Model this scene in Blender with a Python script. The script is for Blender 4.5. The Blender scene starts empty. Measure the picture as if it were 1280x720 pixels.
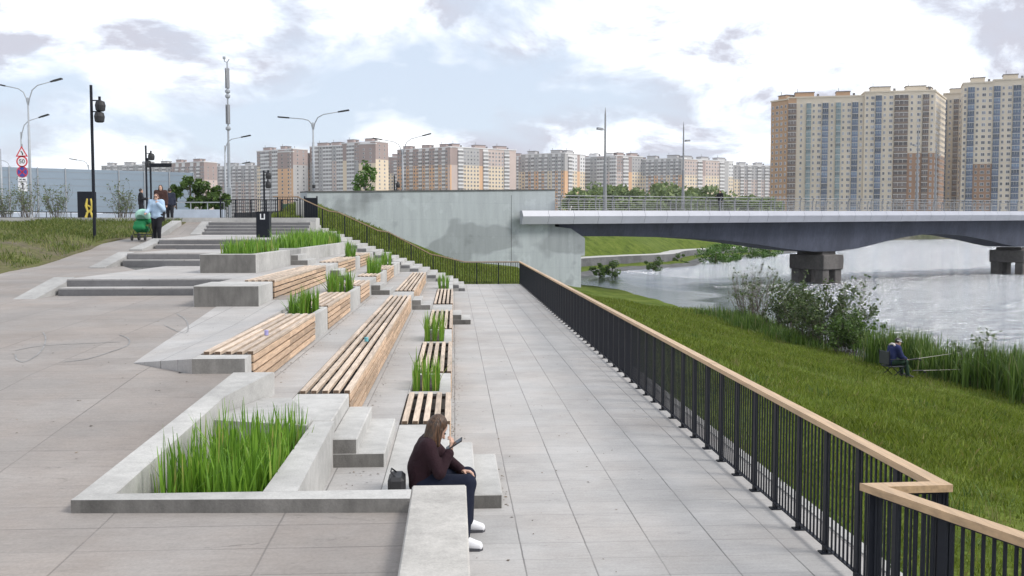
import bpy, bmesh, math, random
import numpy as np
from mathutils import Vector, Matrix
R = math.radians
SC = bpy.context.scene
COL = SC.collection
# ------------------------------------------------------------------ camera, sky, sun, exposure
EYE = 2.9
FPX = 1280 * 35 / 36
PITCH = math.atan(75 / FPX)
cam = bpy.data.cameras.new('camera'); cam.lens = 35; cam.sensor_width = 36
cam.clip_start = 0.05; cam.clip_end = 9000
camo = bpy.data.objects.new('camera', cam); COL.objects.link(camo)
camo.location = (0, 0, EYE); camo.rotation_euler = (math.pi / 2 - PITCH, 0, 0)
SC.camera = camo
SUN_EL, SUN_AZ = R(44), R(106)            # azimuth measured from +Y (view direction) towards +X
world = bpy.data.worlds.new('World'); SC.world = world; world.use_nodes = True
nt = world.node_tree; nt.nodes.clear()
def N(tree, typ, **kw):
    n = tree.nodes.new(typ)
    for k, v in kw.items():
        if k.startswith('i_'):
            key = k[2:]; key = int(key) if key.isdigit() else key.replace('_', ' ')
            n.inputs[key].default_value = v
        else: setattr(n, k, v)
    return n
def sky():
    L = nt.links.new
    st = N(nt, 'ShaderNodeTexSky', sky_type='NISHITA', sun_disc=False, sun_elevation=SUN_EL, sun_rotation=SUN_AZ)
    tc = N(nt, 'ShaderNodeTexCoord')
    sp = N(nt, 'ShaderNodeSeparateXYZ'); L(tc.outputs['Generated'], sp.inputs[0])
    zc = N(nt, 'ShaderNodeMath', operation='MAXIMUM', i_1=0.0); L(sp.outputs['Z'], zc.inputs[0])
    za = N(nt, 'ShaderNodeMath', operation='ADD', i_1=0.36); L(zc.outputs[0], za.inputs[0])
    dx = N(nt, 'ShaderNodeMath', operation='DIVIDE'); L(sp.outputs['X'], dx.inputs[0]); L(za.outputs[0], dx.inputs[1])
    dy = N(nt, 'ShaderNodeMath', operation='DIVIDE'); L(sp.outputs['Y'], dy.inputs[0]); L(za.outputs[0], dy.inputs[1])
    cb = N(nt, 'ShaderNodeCombineXYZ', i_Z=3.7); L(dx.outputs[0], cb.inputs['X']); L(dy.outputs[0], cb.inputs['Y'])
    n1 = N(nt, 'ShaderNodeTexNoise', i_Scale=2.1, i_Detail=9, i_Roughness=.52, i_Distortion=.25); L(cb.outputs[0], n1.inputs['Vector'])
    r1 = N(nt, 'ShaderNodeValToRGB'); e = r1.color_ramp.elements
    e[0].position = .40; e[0].color = (0, 0, 0, 1); e[1].position = .57; e[1].color = (1, 1, 1, 1); L(n1.outputs['Fac'], r1.inputs[0])
    mp = N(nt, 'ShaderNodeMapping'); mp.inputs['Location'].default_value = (.12, .2, 8.3); L(cb.outputs[0], mp.inputs[0])
    n2 = N(nt, 'ShaderNodeTexNoise', i_Scale=3.7, i_Detail=12, i_Roughness=.6, i_Distortion=.3); L(mp.outputs[0], n2.inputs['Vector'])
    r2 = N(nt, 'ShaderNodeValToRGB'); e = r2.color_ramp.elements
    e[0].position = .42; e[0].color = (5.3, 5.4, 6.2, 1); e[1].position = .555; e[1].color = (12.8, 12.8, 12.9, 1)
    m = e.new(.48); m.color = (8.0, 8.5, 9.5, 1)
    L(n2.outputs['Fac'], r2.inputs[0])
    # thin veil brightens the blue gaps
    ve = N(nt, 'ShaderNodeMix', data_type='RGBA'); ve.inputs['Factor'].default_value = .72
    L(st.outputs[0], ve.inputs[6]); ve.inputs[7].default_value = (6.6, 7.4, 8.7, 1)
    mx = N(nt, 'ShaderNodeMix', data_type='RGBA')
    L(r1.outputs[0], mx.inputs['Factor']); L(ve.outputs[2], mx.inputs[6]); L(r2.outputs[0], mx.inputs[7])
    bg = N(nt, 'ShaderNodeBackground', i_Strength=.1); L(mx.outputs[2], bg.inputs[0])
    o = N(nt, 'ShaderNodeOutputWorld'); L(bg.outputs[0], o.inputs[0])
sky()
sl = bpy.data.lights.new('sun', 'SUN'); sl.energy = 2.4; sl.angle = R(20); sl.color = (1, .96, .9)
so = bpy.data.objects.new('sun', sl); COL.objects.link(so)
sd = Vector((math.sin(SUN_AZ) * math.cos(SUN_EL), math.cos(SUN_AZ) * math.cos(SUN_EL), math.sin(SUN_EL)))
so.rotation_euler = sd.to_track_quat('Z', 'Y').to_euler(); so.location = (30, 20, 60)
SC.view_settings.view_transform = 'Standard'; SC.view_settings.look = 'None'
SC.view_settings.gamma = 1; SC.view_settings.use_curve_mapping = False
SC.view_settings.exposure = 0.32
SC.cycles.max_bounces = 6; SC.cycles.diffuse_bounces = 3; SC.cycles.transparent_max_bounces = 12

# ------------------------------------------------------------------ frames and pixel helpers (build-time surveying)
ANG = math.atan(.0578); CA, SA = math.cos(ANG), math.sin(ANG)
def W(u, v, h=0): return Vector((u * CA - v * SA, u * SA + v * CA, h))
def UV(X, Y): return (X * CA + Y * SA, -X * SA + Y * CA)
def ray(x, y):
    a, b = (x - 640) / FPX, (360 - y) / FPX
    return Vector((a, math.cos(PITCH) + b * math.sin(PITCH), -math.sin(PITCH) + b * math.cos(PITCH)))
def atH(x, y, h): d = ray(x, y); t = (h - EYE) / d.z; return Vector((d.x * t, d.y * t, h))
def atY(x, y, Y): d = ray(x, y); t = Y / d.y; return Vector((d.x * t, Y, EYE + d.z * t))
def lerp(a, b, t): return a + (b - a) * t
def interp(x, pts):
    return float(np.interp(x, [p[0] for p in pts], [p[1] for p in pts]))

# ------------------------------------------------------------------ object helpers
def tag(o, label, cat, group=None):
    o['label'] = label; o['category'] = cat
    if group: o['group'] = group
    return o
def thing(name, label, cat, loc=(0, 0, 0), rotz=0, group=None):
    o = bpy.data.objects.new(name, None); COL.objects.link(o)
    o.empty_display_size = .2; o.location = loc; o.rotation_euler = (0, 0, rotz)
    return tag(o, label, cat, group)
def rootM(o): return Matrix.Translation(o.location) @ Matrix.Rotation(o.rotation_euler[2], 4, 'Z')
def copy_tree(root, loc, rotz, label=None, scale=None):
    r = root.copy(); COL.objects.link(r); r.location = loc; r.rotation_euler = (0, 0, rotz)
    if label: r['label'] = label
    if scale: r.scale = (scale,) * 3
    for ch in list(root.children):
        c = ch.copy(); COL.objects.link(c); c.parent = r
        for g in list(ch.children):
            d = g.copy(); COL.objects.link(d); d.parent = c
    return r
class MB:
    def __init__(s): s.v = []; s.f = []; s.m = []
    def add(s, verts, faces, m=0):
        o = len(s.v); s.v.extend([tuple(v) for v in verts])
        for f in faces: s.f.append(tuple(i + o for i in f)); s.m.append(m)
        return s
    def box(s, a, b, m=0):
        (x0, y0, z0), (x1, y1, z1) = a, b
        x0, x1 = min(x0, x1), max(x0, x1); y0, y1 = min(y0, y1), max(y0, y1); z0, z1 = min(z0, z1), max(z0, z1)
        return s.add([(x0, y0, z0), (x1, y0, z0), (x1, y1, z0), (x0, y1, z0), (x0, y0, z1), (x1, y0, z1), (x1, y1, z1), (x0, y1, z1)],
                     [(3, 2, 1, 0), (4, 5, 6, 7), (0, 1, 5, 4), (1, 2, 6, 5), (2, 3, 7, 6), (3, 0, 4, 7)], m)
    def bbox(s, a, b, c, m=0):                              # box with bevelled (chamfered) edges
        bm = bmesh.new(); bmesh.ops.create_cube(bm, size=1)
        sx, sy, sz = [abs(b[i] - a[i]) for i in range(3)]
        for v in bm.verts: v.co = Vector(((v.co.x) * sx + (a[0] + b[0]) / 2, v.co.y * sy + (a[1] + b[1]) / 2, v.co.z * sz + (a[2] + b[2]) / 2))
        c = min(c, min(sx, sy, sz) * .4)
        bmesh.ops.bevel(bm, geom=bm.edges[:], offset=c, segments=1, affect='EDGES')
        bm.verts.index_update()
        s.add([v.co.copy() for v in bm.verts], [[v.index for v in f.verts] for f in bm.faces], m); bm.free(); return s
    def prism(s, poly, z0, z1, m=0):                        # poly list of (x,y); z1 may be a list of heights
        n = len(poly); zt = z1 if isinstance(z1, (list, tuple)) else [z1] * n
        zb = z0 if isinstance(z0, (list, tuple)) else [z0] * n
        V = [(p[0], p[1], zb[i]) for i, p in enumerate(poly)] + [(p[0], p[1], zt[i]) for i, p in enumerate(poly)]
        F = [tuple(range(n - 1, -1, -1)), tuple(range(n, 2 * n))] + [(i, (i + 1) % n, n + (i + 1) % n, n + i) for i in range(n)]
        return s.add(V, F, m)
    def bar(s, p, q, w, t=None, m=0, up=(0, 0, 1)):         # rectangular bar between two points
        p, q = Vector(p), Vector(q); t = t or w
        d = (q - p).normalized(); upv = Vector(up)
        if abs(d.dot(upv)) > .98: upv = Vector((0, 1, 0)) if abs(d.y) < .9 else Vector((1, 0, 0))
        x = d.cross(upv).normalized() * w / 2; y = x.normalized().cross(d).normalized() * t / 2
        V = [p - x - y, p + x - y, p + x + y, p - x + y, q - x - y, q + x - y, q + x + y, q - x + y]
        return s.add(V, [(3, 2, 1, 0), (4, 5, 6, 7), (0, 1, 5, 4), (1, 2, 6, 5), (2, 3, 7, 6), (3, 0, 4, 7)][::1], m)
    def tube(s, pts, r, n=8, m=0, cap=True):
        pts = [Vector(p) for p in pts]; rr = r if isinstance(r, (list, tuple)) else [r] * len(pts)
        rings = []; ref = None
        for i, p in enumerate(pts):
            d = (pts[min(i + 1, len(pts) - 1)] - pts[max(i - 1, 0)])
            d = d.normalized() if d.length > 1e-9 else Vector((0, 0, 1))
            if ref is None: ref = Vector((1, 0, 0)) if abs(d.x) < .8 else Vector((0, 1, 0))
            x = (ref - d * ref.dot(d)).normalized(); y = d.cross(x); ref = x
            rings.append([p + (x * math.cos(2 * math.pi * k / n) + y * math.sin(2 * math.pi * k / n)) * rr[i] for k in range(n)])
        V = [c for r_ in rings for c in r_]
        F = [(i * n + k, i * n + (k + 1) % n, (i + 1) * n + (k + 1) % n, (i + 1) * n + k) for i in range(len(pts) - 1) for k in range(n)]
        if cap: F += [tuple(range(n - 1, -1, -1)), tuple(range((len(pts) - 1) * n, len(pts) * n))]
        return s.add(V, F, m)
    def lathe(s, prof, n=16, c=(0, 0, 0), m=0):             # prof list of (r,z)
        V = [(c[0] + r * math.cos(2 * math.pi * k / n), c[1] + r * math.sin(2 * math.pi * k / n), c[2] + z) for r, z in prof for k in range(n)]
        F = [(i * n + k, i * n + (k + 1) % n, (i + 1) * n + (k + 1) % n, (i + 1) * n + k) for i in range(len(prof) - 1) for k in range(n)]
        F += [tuple(range(n - 1, -1, -1)), tuple(range((len(prof) - 1) * n, len(prof) * n))]
        return s.add(V, F, m)
    def front(s, k=1):                                      # faces turned to -y take material k (darker front concrete)
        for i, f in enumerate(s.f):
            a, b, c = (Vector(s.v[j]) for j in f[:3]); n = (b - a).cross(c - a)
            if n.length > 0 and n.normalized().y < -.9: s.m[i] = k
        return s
    def build(s, name, mats, parent=None, world=False, smooth=False, kind=None, loc=None, rotz=None):
        mats = mats if isinstance(mats, (list, tuple)) else [mats]
        me = bpy.data.meshes.new(name)
        V = s.v
        if world and parent is not None:
            p = parent
            while p.parent: p = p.parent
            I = rootM(p).inverted(); V = [tuple(I @ Vector(v)) for v in V]
        me.from_pydata(V, [], s.f); me.polygons.foreach_set('material_index', s.m)
        for mm in mats: me.materials.append(mm)
        if smooth: me.polygons.foreach_set('use_smooth', [True] * len(s.f))
        me.update()
        o = bpy.data.objects.new(name, me); COL.objects.link(o)
        if parent is not None: o.parent = parent
        if kind: o['kind'] = kind
        if loc is not None: o.location = loc
        if rotz is not None: o.rotation_euler = (0, 0, rotz)
        return o
def np_mesh(name, V, F, mats, parent=None, smooth=False, kind=None, mi=None):
    V = np.asarray(V, dtype=np.float32); F = np.asarray(F, dtype=np.int32); k = F.shape[1]
    me = bpy.data.meshes.new(name)
    me.vertices.add(len(V)); me.vertices.foreach_set('co', V.ravel())
    me.loops.add(F.size); me.loops.foreach_set('vertex_index', F.ravel())
    me.polygons.add(len(F)); me.polygons.foreach_set('loop_start', np.arange(0, F.size, k, dtype=np.int32))
    me.polygons.foreach_set('loop_total', np.full(len(F), k, dtype=np.int32))
    if smooth: me.polygons.foreach_set('use_smooth', np.ones(len(F), dtype=bool))
    mats = mats if isinstance(mats, (list, tuple)) else [mats]
    for mm in mats: me.materials.append(mm)
    if mi is not None: me.polygons.foreach_set('material_index', np.asarray(mi, dtype=np.int32))
    me.update(calc_edges=True); me.validate()
    o = bpy.data.objects.new(name, me); COL.objects.link(o)
    if parent is not None: o.parent = parent
    if kind: o['kind'] = kind
    return o
def many(name, mb, mats, places, parent, limit=100):
    """places: list of (x,y,z,rotz[,sx,sz]) local to parent, the most prominent first; `limit` parts of their own, the rest one part."""
    if not places: return
    first = None; tot = 0
    for p in places[:limit]:
        if first is None: o = first = mb.build(name, mats, parent)
        else: o = first.copy(); COL.objects.link(o); o.parent = parent
        o.location = p[:3]; o.rotation_euler = (0, 0, p[3])
        if len(p) > 4: o.scale = (p[4], 1, p[5])
    if len(places) > limit:
        r = MB()
        for p in places[limit:]:
            c, s_ = math.cos(p[3]), math.sin(p[3]); sx, sz = (p[4], p[5]) if len(p) > 4 else (1, 1)
            V = [(p[0] + (x * sx) * c - y * s_, p[1] + (x * sx) * s_ + y * c, p[2] + z * sz) for x, y, z in mb.v]
            o0 = len(r.v); r.v.extend(V); r.f.extend([tuple(i + o0 for i in f) for f in mb.f]); r.m.extend(mb.m)
        r.build(name, mats, parent, kind='stuff')
def text_mb(body, size):
    cu = bpy.data.curves.new('text', 'FONT'); cu.body = body; cu.size = size; cu.align_x = 'CENTER'; cu.align_y = 'CENTER'; cu.extrude = .004
    to = bpy.data.objects.new('text', cu); me = to.to_mesh()
    mb = MB().add([v.co.copy() for v in me.vertices], [list(p.vertices) for p in me.polygons])
    to.to_mesh_clear(); bpy.data.objects.remove(to); bpy.data.curves.remove(cu)
    return mb
def xform(mb, M): mb.v = [tuple(M @ Vector(v)) for v in mb.v]; return mb

# ------------------------------------------------------------------ materials
MATS = {}
def base(name):
    m = bpy.data.materials.new(name); m.use_nodes = True; MATS[name] = m
    t = m.node_tree; return m, t, t.nodes['Principled BSDF'], t.links.new
def mat(name, col, rough=.6, var=.12, scale=4.0, bump=0., metal=0., bscale=None, scale_v=(1, 1, 1), island=0., orand=0., alpha=1., spec=.5, detail=5):
    m, t, p, L = base(name)
    p.inputs['Roughness'].default_value = rough; p.inputs['Metallic'].default_value = metal
    p.inputs['Specular IOR Level'].default_value = spec
    tc = N(t, 'ShaderNodeTexCoord'); mp = N(t, 'ShaderNodeMapping'); mp.inputs['Scale'].default_value = scale_v
    L(tc.outputs['Object'], mp.inputs[0])
    n = N(t, 'ShaderNodeTexNoise', i_Scale=scale, i_Detail=detail, i_Roughness=.6); L(mp.outputs[0], n.inputs['Vector'])
    r = N(t, 'ShaderNodeValToRGB'); e = r.color_ramp.elements
    e[0].position = .3; e[1].position = .7
    e[0].color = [c * (1 - var) for c in col] + [1]; e[1].color = [min(1, c * (1 + var)) for c in col] + [1]
    L(n.outputs['Fac'], r.inputs[0]); out = r.outputs[0]
    if island:
        g = N(t, 'ShaderNodeNewGeometry'); mr = N(t, 'ShaderNodeMapRange', i_3=1 - island, i_4=1 + island); L(g.outputs['Random Per Island'], mr.inputs[0])
        mm = N(t, 'ShaderNodeMix', data_type='RGBA', blend_type='MULTIPLY'); mm.inputs['Factor'].default_value = 1
        L(out, mm.inputs[6]); L(mr.outputs[0], mm.inputs[7]); out = mm.outputs[2]
    if orand:
        g = N(t, 'ShaderNodeObjectInfo'); mr = N(t, 'ShaderNodeMapRange', i_3=1 - orand, i_4=1 + orand); L(g.outputs['Random'], mr.inputs[0])
        mm = N(t, 'ShaderNodeMix', data_type='RGBA', blend_type='MULTIPLY'); mm.inputs['Factor'].default_value = 1
        L(out, mm.inputs[6]); L(mr.outputs[0], mm.inputs[7]); out = mm.outputs[2]
    L(out, p.inputs['Base Color'])
    if bump:
        nb = N(t, 'ShaderNodeTexNoise', i_Scale=bscale or scale * 8, i_Detail=6, i_Roughness=.65); L(mp.outputs[0], nb.inputs['Vector'])
        b = N(t, 'ShaderNodeBump', i_Strength=bump, i_Distance=.02); L(nb.outputs['Fac'], b.inputs['Height']); L(b.outputs[0], p.inputs['Normal'])
    if alpha < 1: p.inputs['Alpha'].default_value = alpha
    return m
def mat_concrete(name, col, stain=.35, rough=.85, vert=False):
    """cast concrete: broad blotches, pores, drip or scuff stains with their own shapes"""
    m, t, p, L = base(name); p.inputs['Roughness'].default_value = rough; p.inputs['Specular IOR Level'].default_value = .3
    tc = N(t, 'ShaderNodeTexCoord'); mp = N(t, 'ShaderNodeMapping'); L(tc.outputs['Object'], mp.inputs[0])
    mp2 = N(t, 'ShaderNodeMapping'); mp2.inputs['Scale'].default_value = (1, 1, .35) if vert else (1, 1, 1); L(tc.outputs['Object'], mp2.inputs[0])
    n1 = N(t, 'ShaderNodeTexNoise', i_Scale=.55, i_Detail=6, i_Roughness=.6); L(mp2.outputs[0], n1.inputs['Vector'])
    n2 = N(t, 'ShaderNodeTexNoise', i_Scale=6, i_Detail=8, i_Roughness=.7); L(mp2.outputs[0], n2.inputs['Vector'])
    n3 = N(t, 'ShaderNodeTexNoise', i_Scale=60, i_Detail=3); L(mp.outputs[0], n3.inputs['Vector'])
    r1 = N(t, 'ShaderNodeValToRGB'); e = r1.color_ramp.elements
    e[0].position = .40; e[1].position = .60
    e[0].color = [c * (1 - stain * .5) for c in col] + [1]; e[1].color = [c * 1.05 for c in col] + [1]; L(n1.outputs['Fac'], r1.inputs[0])
    r2 = N(t, 'ShaderNodeMapRange', i_1=.3, i_2=.62, i_3=1 - stain * .45, i_4=1.04); L(n2.outputs['Fac'], r2.inputs[0])
    r3 = N(t, 'ShaderNodeMapRange', i_1=.3, i_2=.7, i_3=.9, i_4=1.06); L(n3.outputs['Fac'], r3.inputs[0])
    mu = N(t, 'ShaderNodeMath', operation='MULTIPLY'); L(r2.outputs[0], mu.inputs[0]); L(r3.outputs[0], mu.inputs[1])
    mm = N(t, 'ShaderNodeMix', data_type='RGBA', blend_type='MULTIPLY'); mm.inputs['Factor'].default_value = 1
    L(r1.outputs[0], mm.inputs[6]); L(mu.outputs[0], mm.inputs[7]); L(mm.outputs[2], p.inputs['Base Color'])
    b = N(t, 'ShaderNodeBump', i_Strength=.25, i_Distance=.01); L(n3.outputs['Fac'], b.inputs['Height']); L(b.outputs[0], p.inputs['Normal'])
    return m
def mat_paving(name, col, pu=.6, pv=.45, su=.55, sv=.3, warm=.5, wu=.010, wv=.007):
    """slabs in the object frame (u,v): joints of two strengths that come and go, slab tones, brushed streaks, damp and dirt marks"""
    m, t, p, L = base(name); p.inputs['Roughness'].default_value = .8; p.inputs['Specular IOR Level'].default_value = .35
    tc = N(t, 'ShaderNodeTexCoord'); sp = N(t, 'ShaderNodeSeparateXYZ'); L(tc.outputs['Object'], sp.inputs[0])
    def M(op, a, b=None):
        q = N(t, 'ShaderNodeMath', operation=op)
        for i, x in enumerate((a, b)):
            if x is None: continue
            if isinstance(x, (int, float)): q.inputs[i].default_value = x
            else: L(x, q.inputs[i])
        return q.outputs[0]
    def noise(sc, det, vec=(1, 1, 1), rough=.6, dist=0):
        mp = N(t, 'ShaderNodeMapping'); mp.inputs['Scale'].default_value = vec; L(tc.outputs['Object'], mp.inputs[0])
        n = N(t, 'ShaderNodeTexNoise', i_Scale=sc, i_Detail=det, i_Roughness=rough, i_Distortion=dist); L(mp.outputs[0], n.inputs['Vector']); return n.outputs['Fac']
    def rng(s, a, b, c, d):
        r = N(t, 'ShaderNodeMapRange', i_1=a, i_2=b, i_3=c, i_4=d); L(s, r.inputs[0]); return r.outputs[0]
    def joint(ax, per, w):
        x = M('DIVIDE', M('ADD', sp.outputs[ax], M('MULTIPLY', noise(2.5, 2), .012)), per)
        return rng(M('ABSOLUTE', M('SUBTRACT', M('FRACT', x), .5)), .5 - w / per, .5 - w / per * .3, 0, 1), M('FLOOR', x)
    ju, cu = joint('X', pu, wu); jv, cv = joint('Y', pv, wv)
    cb = N(t, 'ShaderNodeCombineXYZ'); L(cu, cb.inputs[0]); L(cv, cb.inputs[1]); wn = N(t, 'ShaderNodeTexWhiteNoise', noise_dimensions='2D'); L(cb.outputs[0], wn.inputs['Vector'])
    f = rng(wn.outputs['Value'], 0, 1, .95, 1.045)
    f = M('MULTIPLY', f, M('SUBTRACT', 1.0, M('MULTIPLY', ju, M('MULTIPLY', rng(noise(.9, 3), .35, .62, .35, 1), su))))
    f = M('MULTIPLY', f, M('SUBTRACT', 1.0, M('MULTIPLY', jv, M('MULTIPLY', rng(noise(.7, 4, (.5, 2.5, 1)), .42, .62, .1, 1), sv))))
    f = M('MULTIPLY', f, rng(noise(.45, 8, (1, 1, 1), .68), .34, .64, .82, 1.07)); f = M('MULTIPLY', f, rng(noise(40, 4), .3, .7, .90, 1.07))
    f = M('MULTIPLY', f, rng(noise(4.5, 8, (.8, 4.5, 1), .72), .36, .6, .91, 1.02))
    f = M('MULTIPLY', f, rng(noise(4.5, 9, (.55, 1.4, 1), .78, .9), .30, .40, .60, 1.0))
    mm = N(t, 'ShaderNodeMix', data_type='RGBA', blend_type='MULTIPLY'); mm.inputs['Factor'].default_value = 1
    mm.inputs[6].default_value = list(col) + [1]; L(f, mm.inputs[7])
    ho = N(t, 'ShaderNodeMix', data_type='RGBA', blend_type='MULTIPLY'); L(rng(noise(.6, 5), .42, .62, 0, warm), ho.inputs['Factor'])
    L(mm.outputs[2], ho.inputs[6]); ho.inputs[7].default_value = (1.0, .915, .85, 1)
    L(ho.outputs[2], p.inputs['Base Color'])
    b = N(t, 'ShaderNodeBump', i_Strength=.4, i_Distance=.006); b.invert = True; L(M('MAXIMUM', ju, jv), b.inputs['Height']); L(b.outputs[0], p.inputs['Normal'])
    return m
def mat_boardwall(name, col):
    """board-marked retaining wall: level day joints, a few big repainted patches, streaks from the top"""
    m, t, p, L = base(name); p.inputs['Roughness'].default_value = .85; p.inputs['Specular IOR Level'].default_value = .3
    tc = N(t, 'ShaderNodeTexCoord')
    def noise(sc, det, vec=(1, 1, 1), rough=.6, dist=0):
        mp = N(t, 'ShaderNodeMapping'); mp.inputs['Scale'].default_value = vec; L(tc.outputs['Object'], mp.inputs[0])
        n = N(t, 'ShaderNodeTexNoise', i_Scale=sc, i_Detail=det, i_Roughness=rough, i_Distortion=dist); L(mp.outputs[0], n.inputs['Vector']); return n.outputs['Fac']
    def rng(s, a, b, c, d):
        r = N(t, 'ShaderNodeMapRange', i_1=a, i_2=b, i_3=c, i_4=d); L(s, r.inputs[0]); return r.outputs[0]
    def mul(a, b):
        q = N(t, 'ShaderNodeMath', operation='MULTIPLY'); L(a, q.inputs[0]); L(b, q.inputs[1]); return q.outputs[0]
    sp = N(t, 'ShaderNodeSeparateXYZ'); L(tc.outputs['Object'], sp.inputs[0])
    dv = N(t, 'ShaderNodeMath', operation='DIVIDE', i_1=1.15); L(sp.outputs['Z'], dv.inputs[0]); fr = N(t, 'ShaderNodeMath', operation='FRACT'); L(dv.outputs[0], fr.inputs[0])
    jl = rng(fr.outputs[0], 0, .03, .88, 1.0)
    f = mul(rng(noise(.16, 3, (1, 1, 1.6), .45), .545, .575, 1.0, .72), rng(noise(.55, 5, (1, 1, 1), .5), .60, .66, 1.0, .84))
    f = mul(f, rng(noise(2.4, 6, (1, 1, .12), .6), .35, .62, .90, 1.04)); f = mul(f, rng(noise(14, 5), .3, .7, .94, 1.05)); f = mul(f, jl)
    f = mul(f, rng(noise(.8, 4), .58, .62, 1.0, 1.09))
    mm = N(t, 'ShaderNodeMix', data_type='RGBA', blend_type='MULTIPLY'); mm.inputs['Factor'].default_value = 1; mm.inputs[6].default_value = list(col) + [1]; L(f, mm.inputs[7]); L(mm.outputs[2], p.inputs['Base Color'])
    return m
def mat_leaf(name, c1, c2, rough=.5, trans=.25, alt=None, patch=None):
    m, t, p, L = base(name); p.inputs['Roughness'].default_value = rough; p.inputs['Specular IOR Level'].default_value = .35
    g = N(t, 'ShaderNodeNewGeometry'); r = N(t, 'ShaderNodeValToRGB'); e = r.color_ramp.elements
    e[0].color = list(c1) + [1]; e[1].color = list(c2) + [1]
    if alt: k = e.new(.90); k.color = list(c2) + [1]; e[2].color = list(alt) + [1]
    L(g.outputs['Random Per Island'], r.inputs[0]); out = r.outputs[0]
    if patch:                                               # whole patches of another tone (drier, coarser growth)
        tc = N(t, 'ShaderNodeTexCoord'); n = N(t, 'ShaderNodeTexNoise', i_Scale=.45, i_Detail=6, i_Roughness=.65); L(tc.outputs['Object'], n.inputs['Vector'])
        mr = N(t, 'ShaderNodeMapRange', i_1=.42, i_2=.62, i_3=0, i_4=.75); L(n.outputs['Fac'], mr.inputs[0])
        mm = N(t, 'ShaderNodeMix', data_type='RGBA', blend_type='MULTIPLY'); L(mr.outputs[0], mm.inputs['Factor']); L(out, mm.inputs[6]); mm.inputs[7].default_value = list(patch) + [1]; out = mm.outputs[2]
    L(out, p.inputs['Base Color'])
    tr = N(t, 'ShaderNodeBsdfTranslucent'); L(out, tr.inputs[0])
    mx = N(t, 'ShaderNodeMixShader', i_0=trans); L(p.outputs[0], mx.inputs[1]); L(tr.outputs[0], mx.inputs[2])
    L(mx.outputs[0], t.nodes['Material Output'].inputs[0]); return m
def mat_water():
    m, t, p, L = base('water'); p.inputs['Base Color'].default_value = (.030, .040, .038, 1)
    p.inputs['Roughness'].default_value = .05; p.inputs['IOR'].default_value = 1.9
    tc = N(t, 'ShaderNodeTexCoord'); mp = N(t, 'ShaderNodeMapping'); mp.inputs['Scale'].default_value = (.75, 1.9, 1); mp.inputs['Rotation'].default_value = (0, 0, R(12)); L(tc.outputs['Object'], mp.inputs[0])
    n1 = N(t, 'ShaderNodeTexNoise', i_Scale=.8, i_Detail=6, i_Roughness=.62, i_Distortion=.8); L(mp.outputs[0], n1.inputs['Vector'])
    n2 = N(t, 'ShaderNodeTexNoise', i_Scale=.05, i_Detail=3, i_Roughness=.5); L(tc.outputs['Object'], n2.inputs['Vector'])
    sx = N(t, 'ShaderNodeSeparateXYZ'); L(tc.outputs['Object'], sx.inputs[0])                       # sheltered calm water by the abutment, wind patches further out
    ma = N(t, 'ShaderNodeMath', operation='MULTIPLY_ADD', i_1=34.0); L(n2.outputs['Fac'], ma.inputs[0]); L(sx.outputs['X'], ma.inputs[2])
    cal = N(t, 'ShaderNodeMapRange', i_1=27, i_2=37, i_3=.05, i_4=1.0); L(ma.outputs[0], cal.inputs[0])
    b = N(t, 'ShaderNodeBump', i_Distance=.9); L(cal.outputs[0], b.inputs['Strength']); L(n1.outputs['Fac'], b.inputs['Height'])
    gl = N(t, 'ShaderNodeBsdfGlossy', i_Roughness=.07); gl.inputs[0].default_value = (.93, .95, 1, 1); L(b.outputs[0], gl.inputs['Normal'])
    df = N(t, 'ShaderNodeBsdfDiffuse'); df.inputs[0].default_value = (.05, .062, .055, 1)
    fr = N(t, 'ShaderNodeFresnel', i_IOR=3.8); mx = N(t, 'ShaderNodeMixShader'); L(fr.outputs[0], mx.inputs[0]); L(df.outputs[0], mx.inputs[1]); L(gl.outputs[0], mx.inputs[2])
    L(mx.outputs[0], t.nodes['Material Output'].inputs[0])
    return m
def mat_ground(name, cols, scale=.8, bump=.6):
    m, t, p, L = base(name); p.inputs['Roughness'].default_value = .95; p.inputs['Specular IOR Level'].default_value = .1
    tc = N(t, 'ShaderNodeTexCoord')
    n1 = N(t, 'ShaderNodeTexNoise', i_Scale=scale, i_Detail=10, i_Roughness=.72); L(tc.outputs['Object'], n1.inputs['Vector'])
    r = N(t, 'ShaderNodeValToRGB'); e = r.color_ramp.elements
    e[0].position = .33; e[1].position = .68; e[0].color = list(cols[0]) + [1]; e[1].color = list(cols[-1]) + [1]
    for i, c in enumerate(cols[1:-1]): k = e.new(.33 + .35 * (i + 1) / (len(cols) - 1)); k.color = list(c) + [1]
    n2 = N(t, 'ShaderNodeTexNoise', i_Scale=scale * 14, i_Detail=4); L(tc.outputs['Object'], n2.inputs['Vector'])
    mr = N(t, 'ShaderNodeMapRange', i_1=.3, i_2=.7, i_3=.7, i_4=1.25); L(n2.outputs['Fac'], mr.inputs[0])
    mm = N(t, 'ShaderNodeMix', data_type='RGBA', blend_type='MULTIPLY'); mm.inputs['Factor'].default_value = 1
    L(n1.outputs['Fac'], r.inputs[0]); L(r.outputs[0], mm.inputs[6]); L(mr.outputs[0], mm.inputs[7]); L(mm.outputs[2], p.inputs['Base Color'])
    b = N(t, 'ShaderNodeBump', i_Strength=bump, i_Distance=.08); L(n2.outputs['Fac'], b.inputs['Height']); L(b.outputs[0], p.inputs['Normal'])
    return m
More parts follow.
